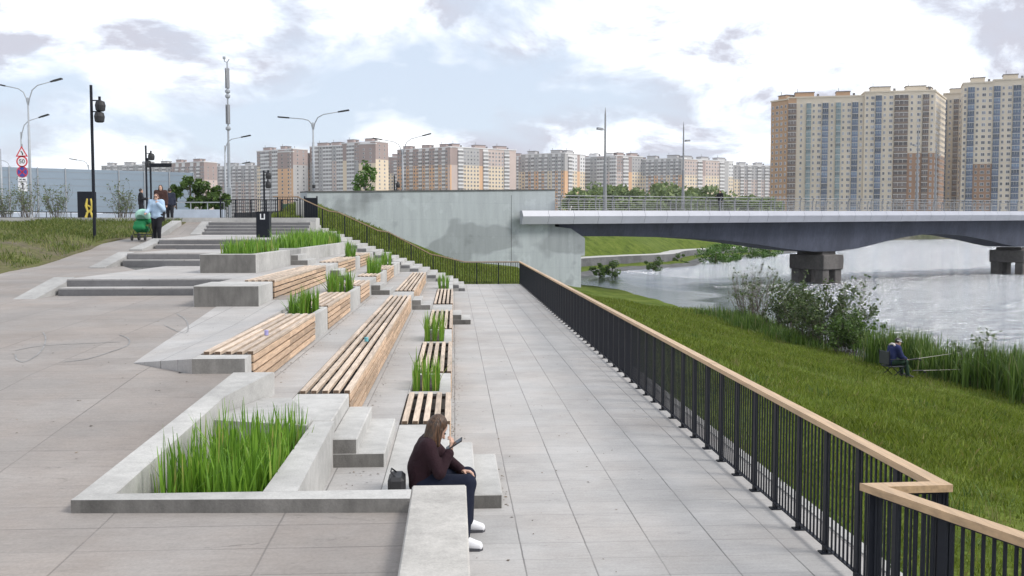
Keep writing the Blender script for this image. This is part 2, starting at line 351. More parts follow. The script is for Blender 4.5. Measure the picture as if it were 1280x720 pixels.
def mat_clear(name, col, alpha, rough=.1):
    m, t, p, L = base(name); p.inputs['Base Color'].default_value = list(col) + [1]; p.inputs['Roughness'].default_value = rough
    tr = N(t, 'ShaderNodeBsdfTransparent'); tr.inputs[0].default_value = (.93, .97, 1, 1)
    mx = N(t, 'ShaderNodeMixShader', i_0=alpha); L(tr.outputs[0], mx.inputs[1]); L(p.outputs[0], mx.inputs[2])
    L(mx.outputs[0], t.nodes['Material Output'].inputs[0]); return m
M_PAVE = mat_paving('promenade_paving', (.405, .395, .386), .6, .45, .6, .34, .35)
M_PLAZA = mat_paving('plaza_paving', (.282, .260, .243), 1.25, .47, .42, .42, .5)
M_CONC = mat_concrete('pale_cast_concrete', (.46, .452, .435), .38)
M_CONCF = mat_concrete('grey_cast_concrete', (.31, .305, .295), .6, vert=True)
M_FRONT = mat_concrete('darker_front_concrete', (.235, .225, .21), .75, vert=True)  # darker, blotchier concrete for the faces turned to the front
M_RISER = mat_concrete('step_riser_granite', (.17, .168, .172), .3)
M_WALL = mat_boardwall('patched_retaining_wall_concrete', (.345, .375, .39))
M_ENDG = mat('shaded_end_grain', (.13, .085, .055), .8, .3, 20)  # end grain, with the shade on the plank ends painted into its colour
M_WOOD = mat('larch_planks', (.49, .395, .31), .65, .28, 3.0, .15, scale_v=(9, .8, 9), island=.24, bscale=14)
M_WOODF = mat('larch_face_planks', (.46, .325, .22), .65, .3, 3.0, .15, scale_v=(9, .8, 9), island=.28, bscale=14)
M_HANDW = mat('oiled_handrail_wood', (.47, .32, .185), .45, .22, 3, .1, scale_v=(9, .8, 9), island=.12)
M_DARK = mat('bench_frame_void_shade', (.045, .035, .03), .8, .2, 6)  # frame colour kept near black to paint in the shade inside the bench
M_STEEL = mat('anthracite_painted_steel', (.009, .011, .017), .55, .15, 5, spec=.22)
M_SOIL = mat('planter_soil', (.045, .033, .024), .95, .5, 14, .8)
M_REED = mat_leaf('iris_blades', (.07, .17, .015), (.21, .38, .04), .45, .3, (.36, .33, .10))
M_GRASSB = mat_leaf('grass_blades', (.095, .14, .015), (.22, .28, .036), .6, .3, (.26, .23, .08), (.70, .70, .60))
M_BANK = mat_ground('bank_turf', [(.045, .068, .010), (.085, .12, .018), (.135, .16, .034)], .7)
M_VERGE = mat_ground('verge_turf', [(.13, .11, .085), (.11, .105, .05), (.12, .14, .04)], .45)
M_VERGEB = mat_leaf('verge_blades', (.07, .11, .02), (.17, .20, .045), .6, .25, (.26, .23, .10))
M_WATER = mat_water()
M_WHITE = mat('white_paint', (.78, .78, .77), .5, .05, 3)
M_FASCIA = mat('pale_grey_fascia_cladding', (.37, .38, .43), .4, .07, .6, metal=0.0)
M_GIRDER = mat_concrete('blue_grey_girder_paint', (.062, .07, .10), .5, .7, vert=True)
M_PIER = mat_concrete('river_pier_concrete', (.13, .12, .115), .5)
M_GALV = mat('galvanised_steel', (.26, .265, .275), .5, .12, 6, metal=.3)
M_LAMPG = mat('grey_lamp_paint', (.30, .32, .34), .45, .1, 3)
M_BLACK = mat('matt_black', (.018, .018, .02), .6, .2, 8)
M_ASPH = mat_ground('asphalt', [(.045, .045, .047), (.06, .06, .06)], 2, .2)
M_STONE = mat_concrete('gabion_stone', (.12, .12, .12), .7)
M_TOWN = mat_ground('town_ground', [(.06, .08, .03), (.12, .12, .08), (.2, .19, .17)], .03, .1)
M_BARK = mat('bark', (.12, .095, .07), .9, .3, 12, .5)
# ================================================================== SETTING (frame u,v,h: u across the promenade, v along it)
def struct(name, mb, mats, rotz=ANG, smooth=False): return mb.build(name, mats, kind='structure', rotz=rotz, smooth=smooth)
PL = [(-30, .55), (4, .70), (7.3, .80), (9.5, .98), (12, 1.17), (15, 1.27), (21.4, 1.47), (60, 1.47)]
def plaza_h(v): return interp(v, PL)
RAMP = [(21.4, 1.47), (24, 1.60), (27, 1.75), (29.3, 1.80), (32, 1.98), (34, 2.13), (35.2, 2.16), (37, 2.39), (38.5, 2.50), (41.6, 2.62), (44, 3.15), (60, 3.15)]
def ramp_h(v): return plaza_h(v) if v < 21.4 else interp(v, RAMP)
ED = [-.07 - 1.21 * k for k in range(9)]                        # right-hand edge of tier 1, 2, 3 ...
TOPV = 44.4; TOPH = 3.35
# promenade
b = MB(); b.box((-1.9, -6, -.9), (3.62, 51.62, 0)); struct('promenade', b, M_PAVE)
b = MB(); b.box((3.62, -6, -.9), (3.74, 51.74, .012)); struct('promenade_kerb', b, M_CONC)
# river water, town ground to the horizon
b = MB(); b.add([(-400, -60, -2.1), (3500, -60, -2.1), (3500, 7000, -2.1), (-400, 7000, -2.1)], [(0, 1, 2, 3)]); struct('river_water', b, M_WATER, 0)
SHORE = [(-60, 92), (-15, 95), (2, 98), (8, 104), (11.4, 113), (17, 122), (24.4, 132), (31, 155), (46, 180), (75, 240), (105, 311), (170, 425), (250, 485), (420, 505), (1500, 620), (3400, 1400)]
def smooth_poly(P, n=5):
    P = [Vector((p[0], p[1])) for p in P]; out = []
    for i in range(len(P) - 1):
        p0, p1, p2, p3 = P[max(i - 1, 0)], P[i], P[i + 1], P[min(i + 2, len(P) - 1)]
        for k in range(n):
            t = k / n; out.append(.5 * ((2 * p1) + (p2 - p0) * t + (2 * p0 - 5 * p1 + 4 * p2 - p3) * t * t + (3 * p1 - p0 - 3 * p2 + p3) * t ** 3))
    out.append(P[-1]); return out
rng = np.random.default_rng(5)
SP = smooth_poly(SHORE[:11]); 
def offset(P, d):
    out = []
    for i, p in enumerate(P):
        t = (P[min(i + 1, len(P) - 1)] - P[max(i - 1, 0)]).normalized(); out.append(p + Vector((-t.y, t.x)) * d)
    return out
def band(name, P, prof, mats, mi, jit=0.):
    V = []; F = []; MI = []
    for (d, h) in prof:
        for i, p in enumerate(offset(P, d)): V.append((p.x + rng.normal() * jit, p.y + rng.normal() * jit, h + rng.normal() * jit * .3))
    n = len(P)
    for j in range(len(prof) - 1):
        for i in range(n - 1): F.append((j * n + i, j * n + i + 1, (j + 1) * n + i + 1, (j + 1) * n + i)); MI.append(mi[j])
    o = np_mesh(name, V, F, mats, kind='structure', mi=MI, smooth=True); return o
band('far_bank_shore', SP, [(-6, -3.2), (-.6, -2.35), (.3, -2.02), (1.6, -1.75), (3.2, -1.45)], [M_STONE, M_BANK], [0, 0, 0, 1], .12)
band('river_wall_path', SP, [(3.1, -2.6), (3.1, -.55), (3.4, -.55), (5.4, -.5)], [M_STONE, M_CONC], [0, 1, 1], 0)
band('far_embankment', SP, [(5.3, -.6), (6.6, .3), (8, 1.1), (9.6, 1.9), (11, 2.3), (22, 2.35), (60, 1.6)], [M_BANK], [0] * 6, .12)
TP = [(-3400, 92)] + [tuple(p) for p in offset(SP, 50)][3:] + [(172, 430), (250, 487), (420, 507), (1500, 625), (3400, 1405), (3400, 7000), (-3400, 7000)]
b = MB(); b.prism(TP, -3, 1.5); struct('town_ground', b, M_TOWN, 0)
# near bank turf between promenade and water
def x_in(Y):
    if Y <= 50: return 3.72 - .0578 * Y
    return lerp(.83, -3.5, min(1, (Y - 50) / 3))
NS = [(-40, 22), (-8, 19), (8, 17.6), (18, 16), (29, 14.9), (35.5, 13.1), (40, 12.9), (46, 12.3), (52, 12.1), (55, 11.4), (65, 10.4), (80.8, 8.6), (88, 5.5), (93, 0)]
def x_sh(Y): return interp(Y, NS)
def bank_h(X, Y):
    t = (X - x_in(Y)) / (x_sh(Y) - x_in(Y))
    s = max(0, min(1, t)); h = -.10 - 1.95 * (s * s * (3 - 2 * s) * .55 + s * .45)
    if t > 1: h -= (t - 1) * 5
    return h + .05 * math.sin(X * 1.7 + Y * .6) * math.sin(Y * .9 - X) * min(1, max(0, t) * 4)
V = []; F = []; ys = np.concatenate([np.linspace(-30, 56, 130), np.linspace(57, 93, 40)]); NT = 46
for Y in ys:
    for k in range(NT + 1):
        t = k / NT * 1.14; X = x_in(Y) + t * (x_sh(Y) - x_in(Y)) + (.25 * math.sin(Y * 1.3) + .2 * math.sin(Y * .47 + 1)) * max(0, t - .6)
        V.append((X, Y, bank_h(X, Y)))
for i in range(len(ys) - 1):
    for k in range(NT): a = i * (NT + 1) + k; F.append((a, a + 1, a + NT + 2, a + NT + 1))
np_mesh('river_bank', V, F, M_BANK, smooth=True, kind='structure')
# plaza sheet (ramped), u from tier 3 edge outwards
b = MB(); vs = [-8, -2, 4, 7.3, 7.42, 9.5, 12, 15, 18, 21.42]
UL, UR = -34, -3.05
for i in range(len(vs) - 1):
    v0, v1 = vs[i], vs[i + 1]
    ur = -.30 if v1 <= 7.43 else (-2.58 if v1 <= 12.01 else -3.3)
    b.add([(UL, v0, plaza_h(v0)), (ur, v0, plaza_h(v0)), (ur, v1, plaza_h(v1)), (UL, v1, plaza_h(v1))], [(0, 1, 2, 3)])
struct('plaza_paving', b, M_PLAZA)
# tiers: concrete bodies (behind the bench line), v ranges
b = MB()
b.box((-2.6, 7.40, -.5), (ED[0] - .63, 51.4, .45))
struct('terrace_tier', b, M_PAVE)
b = MB(); b.box((-3.35, 10.32, -.5), (ED[1] - .63, 45.7, .9)); struct('terrace_tier', b, M_PAVE)
b = MB()
b.prism([(-3.121, 11.96), (-3.121, 20.4), (-4.62, 20.4), (-4.05, 12.75)][::-1], -.4, [plaza_h(12.75) + .006, plaza_h(20.4) + .006, 1.44, 1.345])
b.box((-4.6, 20.4, -.5), (ED[2] - .63, 45.7, 1.35)); struct('terrace_tier', b, M_PAVE)
b = MB(); b.box((-4.815, 20.61, .4), (ED[3] - .63, 45.7, 1.8)); b.box((-6.09, 29.75, .4), (-4.816, 45.7, 1.8)); struct('terrace_tier', b, M_PAVE)
# slab front piece under the first tier-3 bench
b = MB(); b.prism([(-2.50, 11.96), (-2.50, 12.34), (-3.12, 12.34), (-3.12, 11.96)], .3, 1.345); b.prism([(-2.62, 11.901), (-2.16, 11.901), (-2.16, 12.0), (-2.62, 12.0)], .3, 1.172); b.prism([(-2.3, 11.5), (-2.16, 11.902), (-2.16, 12.0), (-2.3, 12.0)], .3, 1.16) if False else None; b.front(); struct('terrace_slab_edge', b, [M_CONC, M_FRONT])
# landings and flights on the left
FL = [(-8.35, -4.82, 21.5, .48, 1.47, 1.80), (-9.55, -6.10, 29.3, .42, 1.80, 2.16), (-10.35, -6.1, 35.2, .42, 2.16, 2.50)]
vend = [29.3, 35.2, 41.6]
for (u0, u1, v, tr, h0, h1), ve in zip(FL, vend):
    hm = (h0 + h1) / 2; h2 = {0: 1.80, 1: 2.16, 2: 2.62}[FL.index((u0, u1, v, tr, h0, h1))]
    b = MB()
    b.box((u0, v, h0 - .6), (u1, v + tr, hm), 0)
    b.prism([(u0, v + tr), (u1, v + tr), (u1, ve), (u0, ve)], h0 - .6, [h1, h1, h2, h2], 0)
    # darker riser faces, 3 mm proud
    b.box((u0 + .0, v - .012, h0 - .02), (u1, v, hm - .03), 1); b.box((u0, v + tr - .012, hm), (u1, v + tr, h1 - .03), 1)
    struct('landing_steps', b, [M_PAVE, M_RISER])
# top flight of four steps and plaza edge
b = MB(); u0, u1 = -10.35, -6.1
for k in range(4):
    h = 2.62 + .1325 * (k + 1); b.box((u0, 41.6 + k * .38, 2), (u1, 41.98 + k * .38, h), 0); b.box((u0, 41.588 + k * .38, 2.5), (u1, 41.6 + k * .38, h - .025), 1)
struct('landing_steps', b, [M_PAVE, M_RISER])
# wheel ramp beside the flights
b = MB(); rv = [21.42, 23, 25, 27, 29.3, 31, 33, 35, 36.4, 38.5, 40, 41.6, 42.5, 44.4]
LB = [(21.42, -34), (22.2, -11.6), (25, -11.65), (28, -11.9), (31, -12.1), (36, -12.65), (37.8, -12.75), (38.6, -12.3), (39.2, -11.95), (41, -11.8), (44.4, -11.75)]
RB = [(21.4, -8.35), (29.29, -8.35), (29.3, -9.55), (35.19, -9.55), (35.2, -10.35), (44.4, -10.35)]
for i in range(len(rv) - 1):
    v0, v1 = rv[i], rv[i + 1]
    b.add([(interp(v0, LB), v0, ramp_h(v0)), (interp(v0, RB), v0, ramp_h(v0)), (interp(v1, RB), v1, ramp_h(v1)), (interp(v1, LB), v1, ramp_h(v1))], [(0, 1, 2, 3)])
struct('ramp_paving', b, M_PLAZA)
# sloping cheek kerbs between ramp and steps
M_CHEEK = mat_concrete('worn_cheek_concrete', (.37, .365, .355), .35)
b = MB()
for (ua, ub, va, vb, hx) in [(-8.75, -8.30, 20.75, 22.3, (1.44, 1.83)), (-9.95, -9.5, 28.4, 30.2, (1.80, 2.19)), (-10.75, -10.3, 34.4, 36.3, (2.18, 2.53))]:
    b.prism([(ua - .25, va), (ub - .25, va), (ub, vb), (ua, vb)], 1.0, [hx[0], hx[0], hx[1], hx[1]])
b.prism([(-10.75, 41.3), (-10.33, 41.3), (-10.33, 43.3), (-10.75, 43.3)], 2, [2.64, 2.64, 3.19, 3.19])
b.prism([(-12.1, 40.4), (-11.7, 40.4), (-11.7, 43.6), (-12.1, 43.6)], 2, [2.62, 2.62, 3.22, 3.22])
struct('ramp_cheek_kerb', b, M_CHEEK)
# upper plaza behind
b = MB()
b.prism([(-9.0, 45.7), (-9.0, 60), (-11.5, 90), (-150, 90), (-150, TOPV), (-9.7, TOPV), (-6.1, TOPV), (-6.1, 45.7)][::-1], 1.5, TOPH)
struct('upper_plaza', b, M_CONC)
b = MB(); b.box((-10.35, 43.1, 2), (-6.1, 44.39, 3.15)); struct('upper_plaza_step', b, M_PAVE)
# tiers 6-8 between landing and plaza edge
b = MB(); b.box((-8.4, 41.6, 1.8), (-6.12, 45.7, 2.70), 0)
struct('terrace_tier', b, M_CONC)
# large end stairs rising to the left at the far end of the promenade
b = MB(); NSTEP = 22; hs = TOPH / NSTEP
def st_u(i): return {1: .47, 2: .19}.get(i, -.07 - .395 * (i - 3))
for i in range(1, NSTEP + 1):
    ua, ub = st_u(i), (st_u(i + 1) if i < NSTEP else -9.1)
    b.box((ub, 45.72, -.5 if i < 6 else hs * i - 1.2), (ua, 51.3, hs * i), 0)
    b.box((ua, 45.72, hs * (i - 1) + .002), (ua + .006, 51.3, hs * i - .03), 0)
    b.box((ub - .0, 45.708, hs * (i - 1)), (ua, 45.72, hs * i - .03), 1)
struct('end_stairs', b, [M_CONC, M_RISER])
# verge: rough grass slope at the far left, and behind the end stairs
V = []; F = []; gu = np.linspace(0, 1, 60); gv = np.linspace(21.6, 44.3, 50)
def verge_h(u, v):
    ub = interp(v, LB); 
    d = max(0, ub - u); hb = ramp_h(v) + .0
    ht = lerp(1.45, 3.16, ((v - 21.5) / 22.9) ** .8)
    s = min(1, d / 1.6); return lerp(hb + .015, max(hb + .03, ht), s) + .03 * math.sin(u * 2.1 + v) * s
LBG = [(21.6, -11.55)] + LB[1:]
for v in gv:
    for t in gu: u = lerp(interp(v, LBG) + .06, -60, t ** 2.2); V.append((u, v, verge_h(u, v) if t > 0 else ramp_h(v) - .06))
for i in range(49):
    for k in range(59): a = i * 60 + k; F.append((a, a + 60, a + 61, a + 1))
o = np_mesh('verge_slope', V, F, M_VERGE, smooth=True, kind='structure'); o.rotation_euler = (0, 0, ANG)
def endg_h(u, v):
    h0 = max(-.03, min(TOPH, (.73 - u - .3) / .395 * hs if u < .3 else -.03)); t = min(1, max(0, (v - 51.4) / 7)); return h0 + t * (.55 + .3 * max(0, min(1, -u / 6)))
V = []; F = []; us = np.linspace(-9.0, 4.4, 50); vv = np.linspace(51.32, 70, 24)
for u in us:
    for v in vv: V.append((u, v, endg_h(u, v) - (max(0, u - 1.5) * .12 if v > 52 else 0)))
for i in range(49):
    for k in range(23): a = i * 24 + k; F.append((a, a + 24, a + 25, a + 1))
o = np_mesh('end_slope_turf', V, F, M_BANK, smooth=True, kind='structure'); o.rotation_euler = (0, 0, ANG)

# ================================================================== TERRACE FURNITURE
def aisle(tier, v0, v1):
    """two cast steps let into the terrace from tier (tier-1) up to tier"""
    u = ED[tier - 1]; h0 = .45 * (tier - 1); b = MB()
    for k, (du, dh) in enumerate([(.56, .15), (.28, .30)]):
        b.bbox((u + .003, v0 + k * .004, h0 - .1), (u + du, v1 - k * .004, h0 + dh), .012)
    b.front(); struct('aisle_steps', b, [M_CONC, M_FRONT])
for t in range(1, 6):
    if t <= 2: aisle(t, 10.15, 12.0)
    aisle(t, 29.9, 31.6)
LBL = {}
def block(tier, v0, v1, name='concrete_block', w=.63):
    u = ED[tier - 1]; b = MB(); b.bbox((u - w, v0, .45 * (tier - 1) - .1), (u, v1, .45 * tier), .012); b.front(); struct('terrace_block', b, [M_CONC, M_FRONT])
def bench(tier, v0, v1, label, width=.61, uright=None):
    h = .45 * tier + .035; u1 = (ED[tier - 1] if uright is None else uright) + .012; u0 = u1 - width; L_ = v1 - v0; drop = .47
    root = thing('slatted_bench', label, 'bench', W((u0 + u1) / 2, v0, .45 * (tier - 1)), ANG, 'slatted larch benches on the terraces')
    hw = width / 2; z = h - .45 * (tier - 1); r = random.Random(int(v0 * 10) + tier)
    s = MB(); npl = 5; gap = .058; pw = (width - gap * (npl - 1)) / npl
    nseg = max(1, round(L_ / 2.2)); sl = L_ / nseg
    for j in range(npl):
        x0 = -hw + j * (pw + gap)
        for k in range(nseg):
            dz = r.uniform(-.003, .003)
            s.bbox((x0, k * sl + .004, z - .05 + dz), (x0 + pw + r.uniform(-.003, .003), (k + 1) * sl - .004, z + dz), .006)
    s.m = [1 if abs(sum(s.v[i][1] for i in f) / len(f) - round((sum(s.v[i][1] for i in f) / len(f)) / sl) * sl) < .006 and max(s.v[i][1] for i in f) - min(s.v[i][1] for i in f) < .001 else 0 for f in s.f]; s.build('seat', [M_WOOD, M_ENDG], root)
    f = MB(); rows = 4; gp = .026; top = z - .056; ph = (drop - .06 - gp * (rows - 1)) / rows
    for j in range(rows):
        for k in range(nseg):
            zt = top - j * (ph + gp); f.bbox((hw - .038, k * sl + .004, zt - ph), (hw + r.uniform(-.002, .002), (k + 1) * sl - .004, zt), .005)
    # short end boards
    f.build('front_face', M_WOODF, root)
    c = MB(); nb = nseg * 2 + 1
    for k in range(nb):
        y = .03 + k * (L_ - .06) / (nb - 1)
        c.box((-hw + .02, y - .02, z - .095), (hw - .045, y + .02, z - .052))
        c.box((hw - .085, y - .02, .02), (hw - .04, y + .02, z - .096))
    c.box((-hw + .01, .0, .006), (hw - .05, L_, .02))  # dark floor sheet added so the gaps between planks look shaded
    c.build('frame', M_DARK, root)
    return root
def blades(n, x0, x1, y0, y1, z, hmin, hmax, width=.02, seed=0, lean=.16, clump=None, tilt=None):
    """iris-like leaves: bent tapering ribbons, 4 segments"""
    g = np.random.default_rng(seed)
    px = g.uniform(x0, x1, n); py = g.uniform(y0, y1, n)
    if clump:
        c = g.uniform(0, 1, (clump, 2)); k = g.integers(0, clump, n); px = x0 + (x1 - x0) * np.clip(c[k, 0] + g.normal(0, .05, n), 0, 1); py = y0 + (y1 - y0) * np.clip(c[k, 1] + g.normal(0, .05, n), 0, 1)
    H = g.uniform(hmin, hmax, n) * g.uniform(.75, 1.0, n); w = width * g.uniform(.65, 1.2, n)
    az = g.uniform(0, 2 * np.pi, n); le = np.abs(g.normal(0, lean, n)) * H * np.where(g.uniform(0, 1, n) < .12, 3.2, 1.0); le = np.minimum(le, H * .8); fa = az + g.normal(1.57, .4, n)
    cur = g.uniform(1.2, 2.6, n); S = 5; V = np.zeros((n, S * 2, 3))
    for s in range(S):
        t = s / (S - 1); ww = w * [1, 1.05, .95, .68, .12][s] * .5
        cx = px + np.cos(az) * le * t ** cur; cy = py + np.sin(az) * le * t ** cur; cz = z + H * t * (1 - .12 * le / H * t)
        V[:, 2 * s, 0] = cx - np.cos(fa) * ww; V[:, 2 * s, 1] = cy - np.sin(fa) * ww; V[:, 2 * s, 2] = cz
        V[:, 2 * s + 1, 0] = cx + np.cos(fa) * ww; V[:, 2 * s + 1, 1] = cy + np.sin(fa) * ww; V[:, 2 * s + 1, 2] = cz
    F = [[2 * s, 2 * s + 1, 2 * s + 3, 2 * s + 2] for s in range(S - 1)]
    F = (np.array(F)[None] + (np.arange(n) * S * 2)[:, None, None]).reshape(-1, 4)
    return V.reshape(-1, 3), F
def reeds(label, loc, n, ext, z, hmin, hmax, seed, width=.02, group='iris clumps in the terrace planters', clump=None, lean=.14):
    o = np_mesh('iris_clump', *blades(n, -ext[0] / 2, ext[0] / 2, -ext[1] / 2, ext[1] / 2, z, hmin, hmax, width, seed, lean, clump), M_REED)
    o.location = loc; o.rotation_euler = (0, 0, ANG); return tag(o, label, 'plant', group)
def planter(tier, v0, v1, label, cavity, w=.63, uright=None, mat_=None):
    """cast planter box let into the tier; cavity=(u0,u1,v0,v1) in tier coordinates"""
    u1 = ED[tier - 1] if uright is None else uright; u0 = u1 - w; h = .45 * tier + .01; hb = .45 * (tier - 1)
    root = thing('concrete_planter', label, 'planter', W(u0, v0, hb), ANG, 'cast concrete planters in the terraces')
    a, c, p, q = cavity[0] - u0, cavity[1] - u0, cavity[2] - v0, cavity[3] - v0; Wd, Ln, Z = w, v1 - v0, h - hb
    b = MB(); b.bbox((0, 0, -.05), (Wd, p, Z), .01); b.bbox((0, q, -.05), (Wd, Ln, Z), .01)
    b.bbox((0, p + .001, -.05), (a, q - .001, Z - .001), .008); b.bbox((c, p + .001, -.05), (Wd, q - .001, Z - .001), .008)
    b.front(); b.build('wall', [M_CONC, M_FRONT], root)
    s = MB(); s.box((a - .01, p - .01, .02), (c + .01, q + .01, Z - .09)); s.build('soil', M_SOIL, root)
    return root
# --- tier 1
block(1, 7.57, 12.36)
bench(1, 12.42, 14.6, 'nearest short slatted bench low beside the promenade, just beyond the seated woman')
def tri_planter(v0, v1, k, n, txt, hh):
    u1 = ED[0]; planter(1, v0, v1, 'low concrete planter with three iris tufts, %s' % txt, (u1 - .60, u1 - .17, v0 + .18, v1 - .12))
    for j, nm in enumerate(['left', 'middle', 'right']):
        u = u1 - .53 + j * .155
        reeds('%s iris tuft of three in the low planter %s' % (nm, txt), W(u, v0 + .75, .0), n, (.10, 1.0), .33, hh[0], hh[1], 100 + 10 * k + j, .017, lean=.09)
tri_planter(14.66, 16.7, 1, 46, 'between the first and second promenade benches', (.5, .72))
bench(1, 16.76, 21.15, 'second short slatted bench low beside the promenade, between two iris planters')
tri_planter(21.21, 24.0, 2, 52, 'between the second and third promenade benches', (.62, .9))
bench(1, 24.06, 29.5, 'third slatted bench low beside the promenade, behind the taller iris tufts')
block(1, 29.56, 31.94)
bench(1, 32.0, 39.7, 'farthest slatted bench low beside the promenade, before the last iris tufts')
tri_planter(39.76, 42.6, 3, 50, 'near the far end stairs', (.6, .9))
block(1, 42.66, 45.7)
# --- tier 2
u = ED[1]
b = MB(); b.bbox((u - .63, 10.36, .3), (u, 12.05, .9), .012); b.front(); struct('terrace_block', b, [M_CONC, M_FRONT])
bench(2, 12.1, 29.3, 'very long slatted bench in the middle of the terraces, running back from the steps')
block(2, 29.36, 31.5)
bench(2, 31.56, 44.6, 'slatted bench in line beyond the very long bench, past the cross steps')
block(2, 44.66, 45.7)
# --- tier 3
bench(3, 12.38, 17.85, 'wide slatted bench with plank side on the pale wedge slab')
u = ED[2]
planter(3, 17.9, 19.65, 'concrete planter at the far end of the wedge slab bench', (u - .60, u - .10, 18.0, 19.5))
reeds('leafy iris clump right behind the wedge slab bench', W(u - .35, 18.75, .9), 260, (.42, 1.3), .34, .4, .62, 21, .02, clump=9)
bench(3, 19.7, 23.85, 'slatted bench with plank side between two iris clumps on the third tier')
planter(3, 23.9, 26.5, 'concrete planter with iris behind the second bench of the third tier', (u - .60, u - .1, 24.0, 26.3))
reeds('wide iris clump between the second and third benches of the third tier', W(u - .35, 25.1, .9), 300, (.42, 2.0), .34, .45, .72, 22, .022, clump=12)
bench(3, 26.55, 29.3, 'short slatted bench on the third tier just before the cross steps')
block(3, 29.36, 31.9)
bench(3, 31.95, 33.6, 'tiny slatted bench on the third tier just past the cross steps')
planter(3, 33.65, 36.9, 'concrete planter past the tiny bench of the third tier', (u - .60, u - .1, 33.8, 36.7))
reeds('iris clump behind the tiny third tier bench', W(u - .35, 35.2, .9), 190, (.45, 2.8), .34, .55, .85, 23, .024, clump=14)
bench(3, 36.95, 41.0, 'far slatted bench of the third tier between iris clumps')
planter(3, 41.05, 43.6, 'last concrete planter of the third tier near the end stairs', (u - .60, u - .1, 41.2, 43.4))
reeds('small far iris clump at the back of the third tier', W(u - .35, 42.3, .9), 150, (.45, 2.0), .34, .55, .85, 24, .026, clump=10)
block(3, 43.66, 45.7)
# --- tier 4
u = ED[3]
root = thing('concrete_block', 'big grey concrete block with pale top ending the fourth tier bench', 'block', W(u - .6, 19.2, 1.35), ANG)
b = MB(); b.bbox((-.66, 0, -.3), (.58, 1.42, .455), .015); b.front(); b.build('block_body', [M_CONC, M_FRONT], root)
bench(4, 20.68, 28.85, 'slatted bench running back from the big concrete block')
block(4, 28.9, 31.95)
bench(4, 32.0, 37.4, 'slatted bench of the fourth tier past the cross steps')
planter(4, 37.45, 39.4, 'concrete planter between the two far benches of the fourth tier', (u - .6, u - .1, 37.6, 39.2))
reeds('iris clump between the two far benches of the fourth tier', W(u - .35, 38.4, 1.35), 150, (.45, 1.5), .34, .55, .85, 25, .026, clump=9)
bench(4, 39.45, 43.8, 'farthest slatted bench of the fourth tier')
block(4, 43.86, 45.7)
# --- tier 5 big planters
u = ED[4] + .06
planter(5, 24.7, 29.75, 'large grey concrete planter with blocky front face, full of iris', (u - 1.1, u - .2, 25.1, 29.5), 1.36, u, M_CONCF)
reeds('dense iris bed in the large blocky planter', W(u - .65, 27.3, 1.8), 520, (.82, 4.2), .34, .38, .62, 26, .026, lean=.2)
b = MB(); b.bbox((u - 1.36, 29.8, 1.5), (u, 31.85, 2.25), .012); struct('terrace_block', b, M_CONCF)
planter(5, 31.9, 45.6, 'long pale concrete planter behind the fifth tier steps, full of iris', (u - 1.1, u - .2, 32.1, 45.3), 1.36, u)
reeds('long dense iris bed in the planter behind the fifth tier steps', W(u - .65, 38.7, 1.8), 1100, (.85, 13), .34, .5, .85, 27, .034, lean=.2)
# --- near sunken planter beside the seated woman
root = thing('concrete_planter', 'large sunken concrete planter in the foreground with tall iris', 'planter', W(-2.85, 7.28, .45), ANG, 'cast concrete planters in the terraces')
I_ = rootM(root).inverted()
def lw(u, v, h): return I_ @ W(u, v, h)
def poly_part(mb, pts, zb, zt, m=0):
    n = len(pts); V = [lw(p[0], p[1], zb) for p in pts] + [lw(p[0], p[1], zt[i] if isinstance(zt, list) else zt) for i, p in enumerate(pts)]
    mb.add(V, [tuple(range(n - 1, -1, -1)), tuple(range(n, 2 * n))] + [(i, (i + 1) % n, n + (i + 1) % n, n + i) for i in range(n)], m)
b = MB(); poly_part(b, [(-2.82, 7.38), (-.335, 7.28), (-.335, 7.54), (-2.82, 7.54)], .2, .905); b.front(); b.build('front_kerb', [M_CONC, M_FRONT], root)
b = MB(); poly_part(b, [(-2.82, 7.542), (-2.55, 7.542), (-2.46, 10.7), (-2.16, 11.9), (-2.62, 11.9)], .2, [.905, .905, 1.10, 1.19, 1.19]); b.build('side_kerb', M_CONC, root)
b = MB(); poly_part(b, [(-1.46, 7.562), (-1.20, 7.562), (-1.25, 10.31), (-1.47, 10.31)], .2, .9); b.build('side_kerb', M_CONC, root)
b = MB(); poly_part(b, [(-2.50, 10.3), (-1.48, 9.95), (-1.48, 10.318), (-1.9, 11.6), (-2.22, 11.6), (-2.455, 10.7)], .2, .93); b.build('back_kerb', M_CONC, root)
b = MB(); poly_part(b, [(-2.56, 7.5), (-1.43, 7.5), (-1.44, 10.2), (-2.5, 10.35)], .2, .44); b.build('soil', M_SOIL, root)
reeds('tall dense iris bed in the foreground sunken planter', W(-1.93, 8.93, .45), 900, (.92, 2.3), -.02, .5, .88, 31, .024, clump=80, lean=.12)
# parapet wall end in the foreground
root = thing('parapet_wall', 'weathered low parapet wall with flat pale top in the foreground beside the seated woman', 'wall', W(-.12, 7.66, 0), ANG)
b = MB(); b.bbox((-.214, -9, -.3), (.205, 0, .905), .012); b.build('wall_body', mat_concrete('scuffed_parapet_concrete', (.49, .47, .44), .5), root)
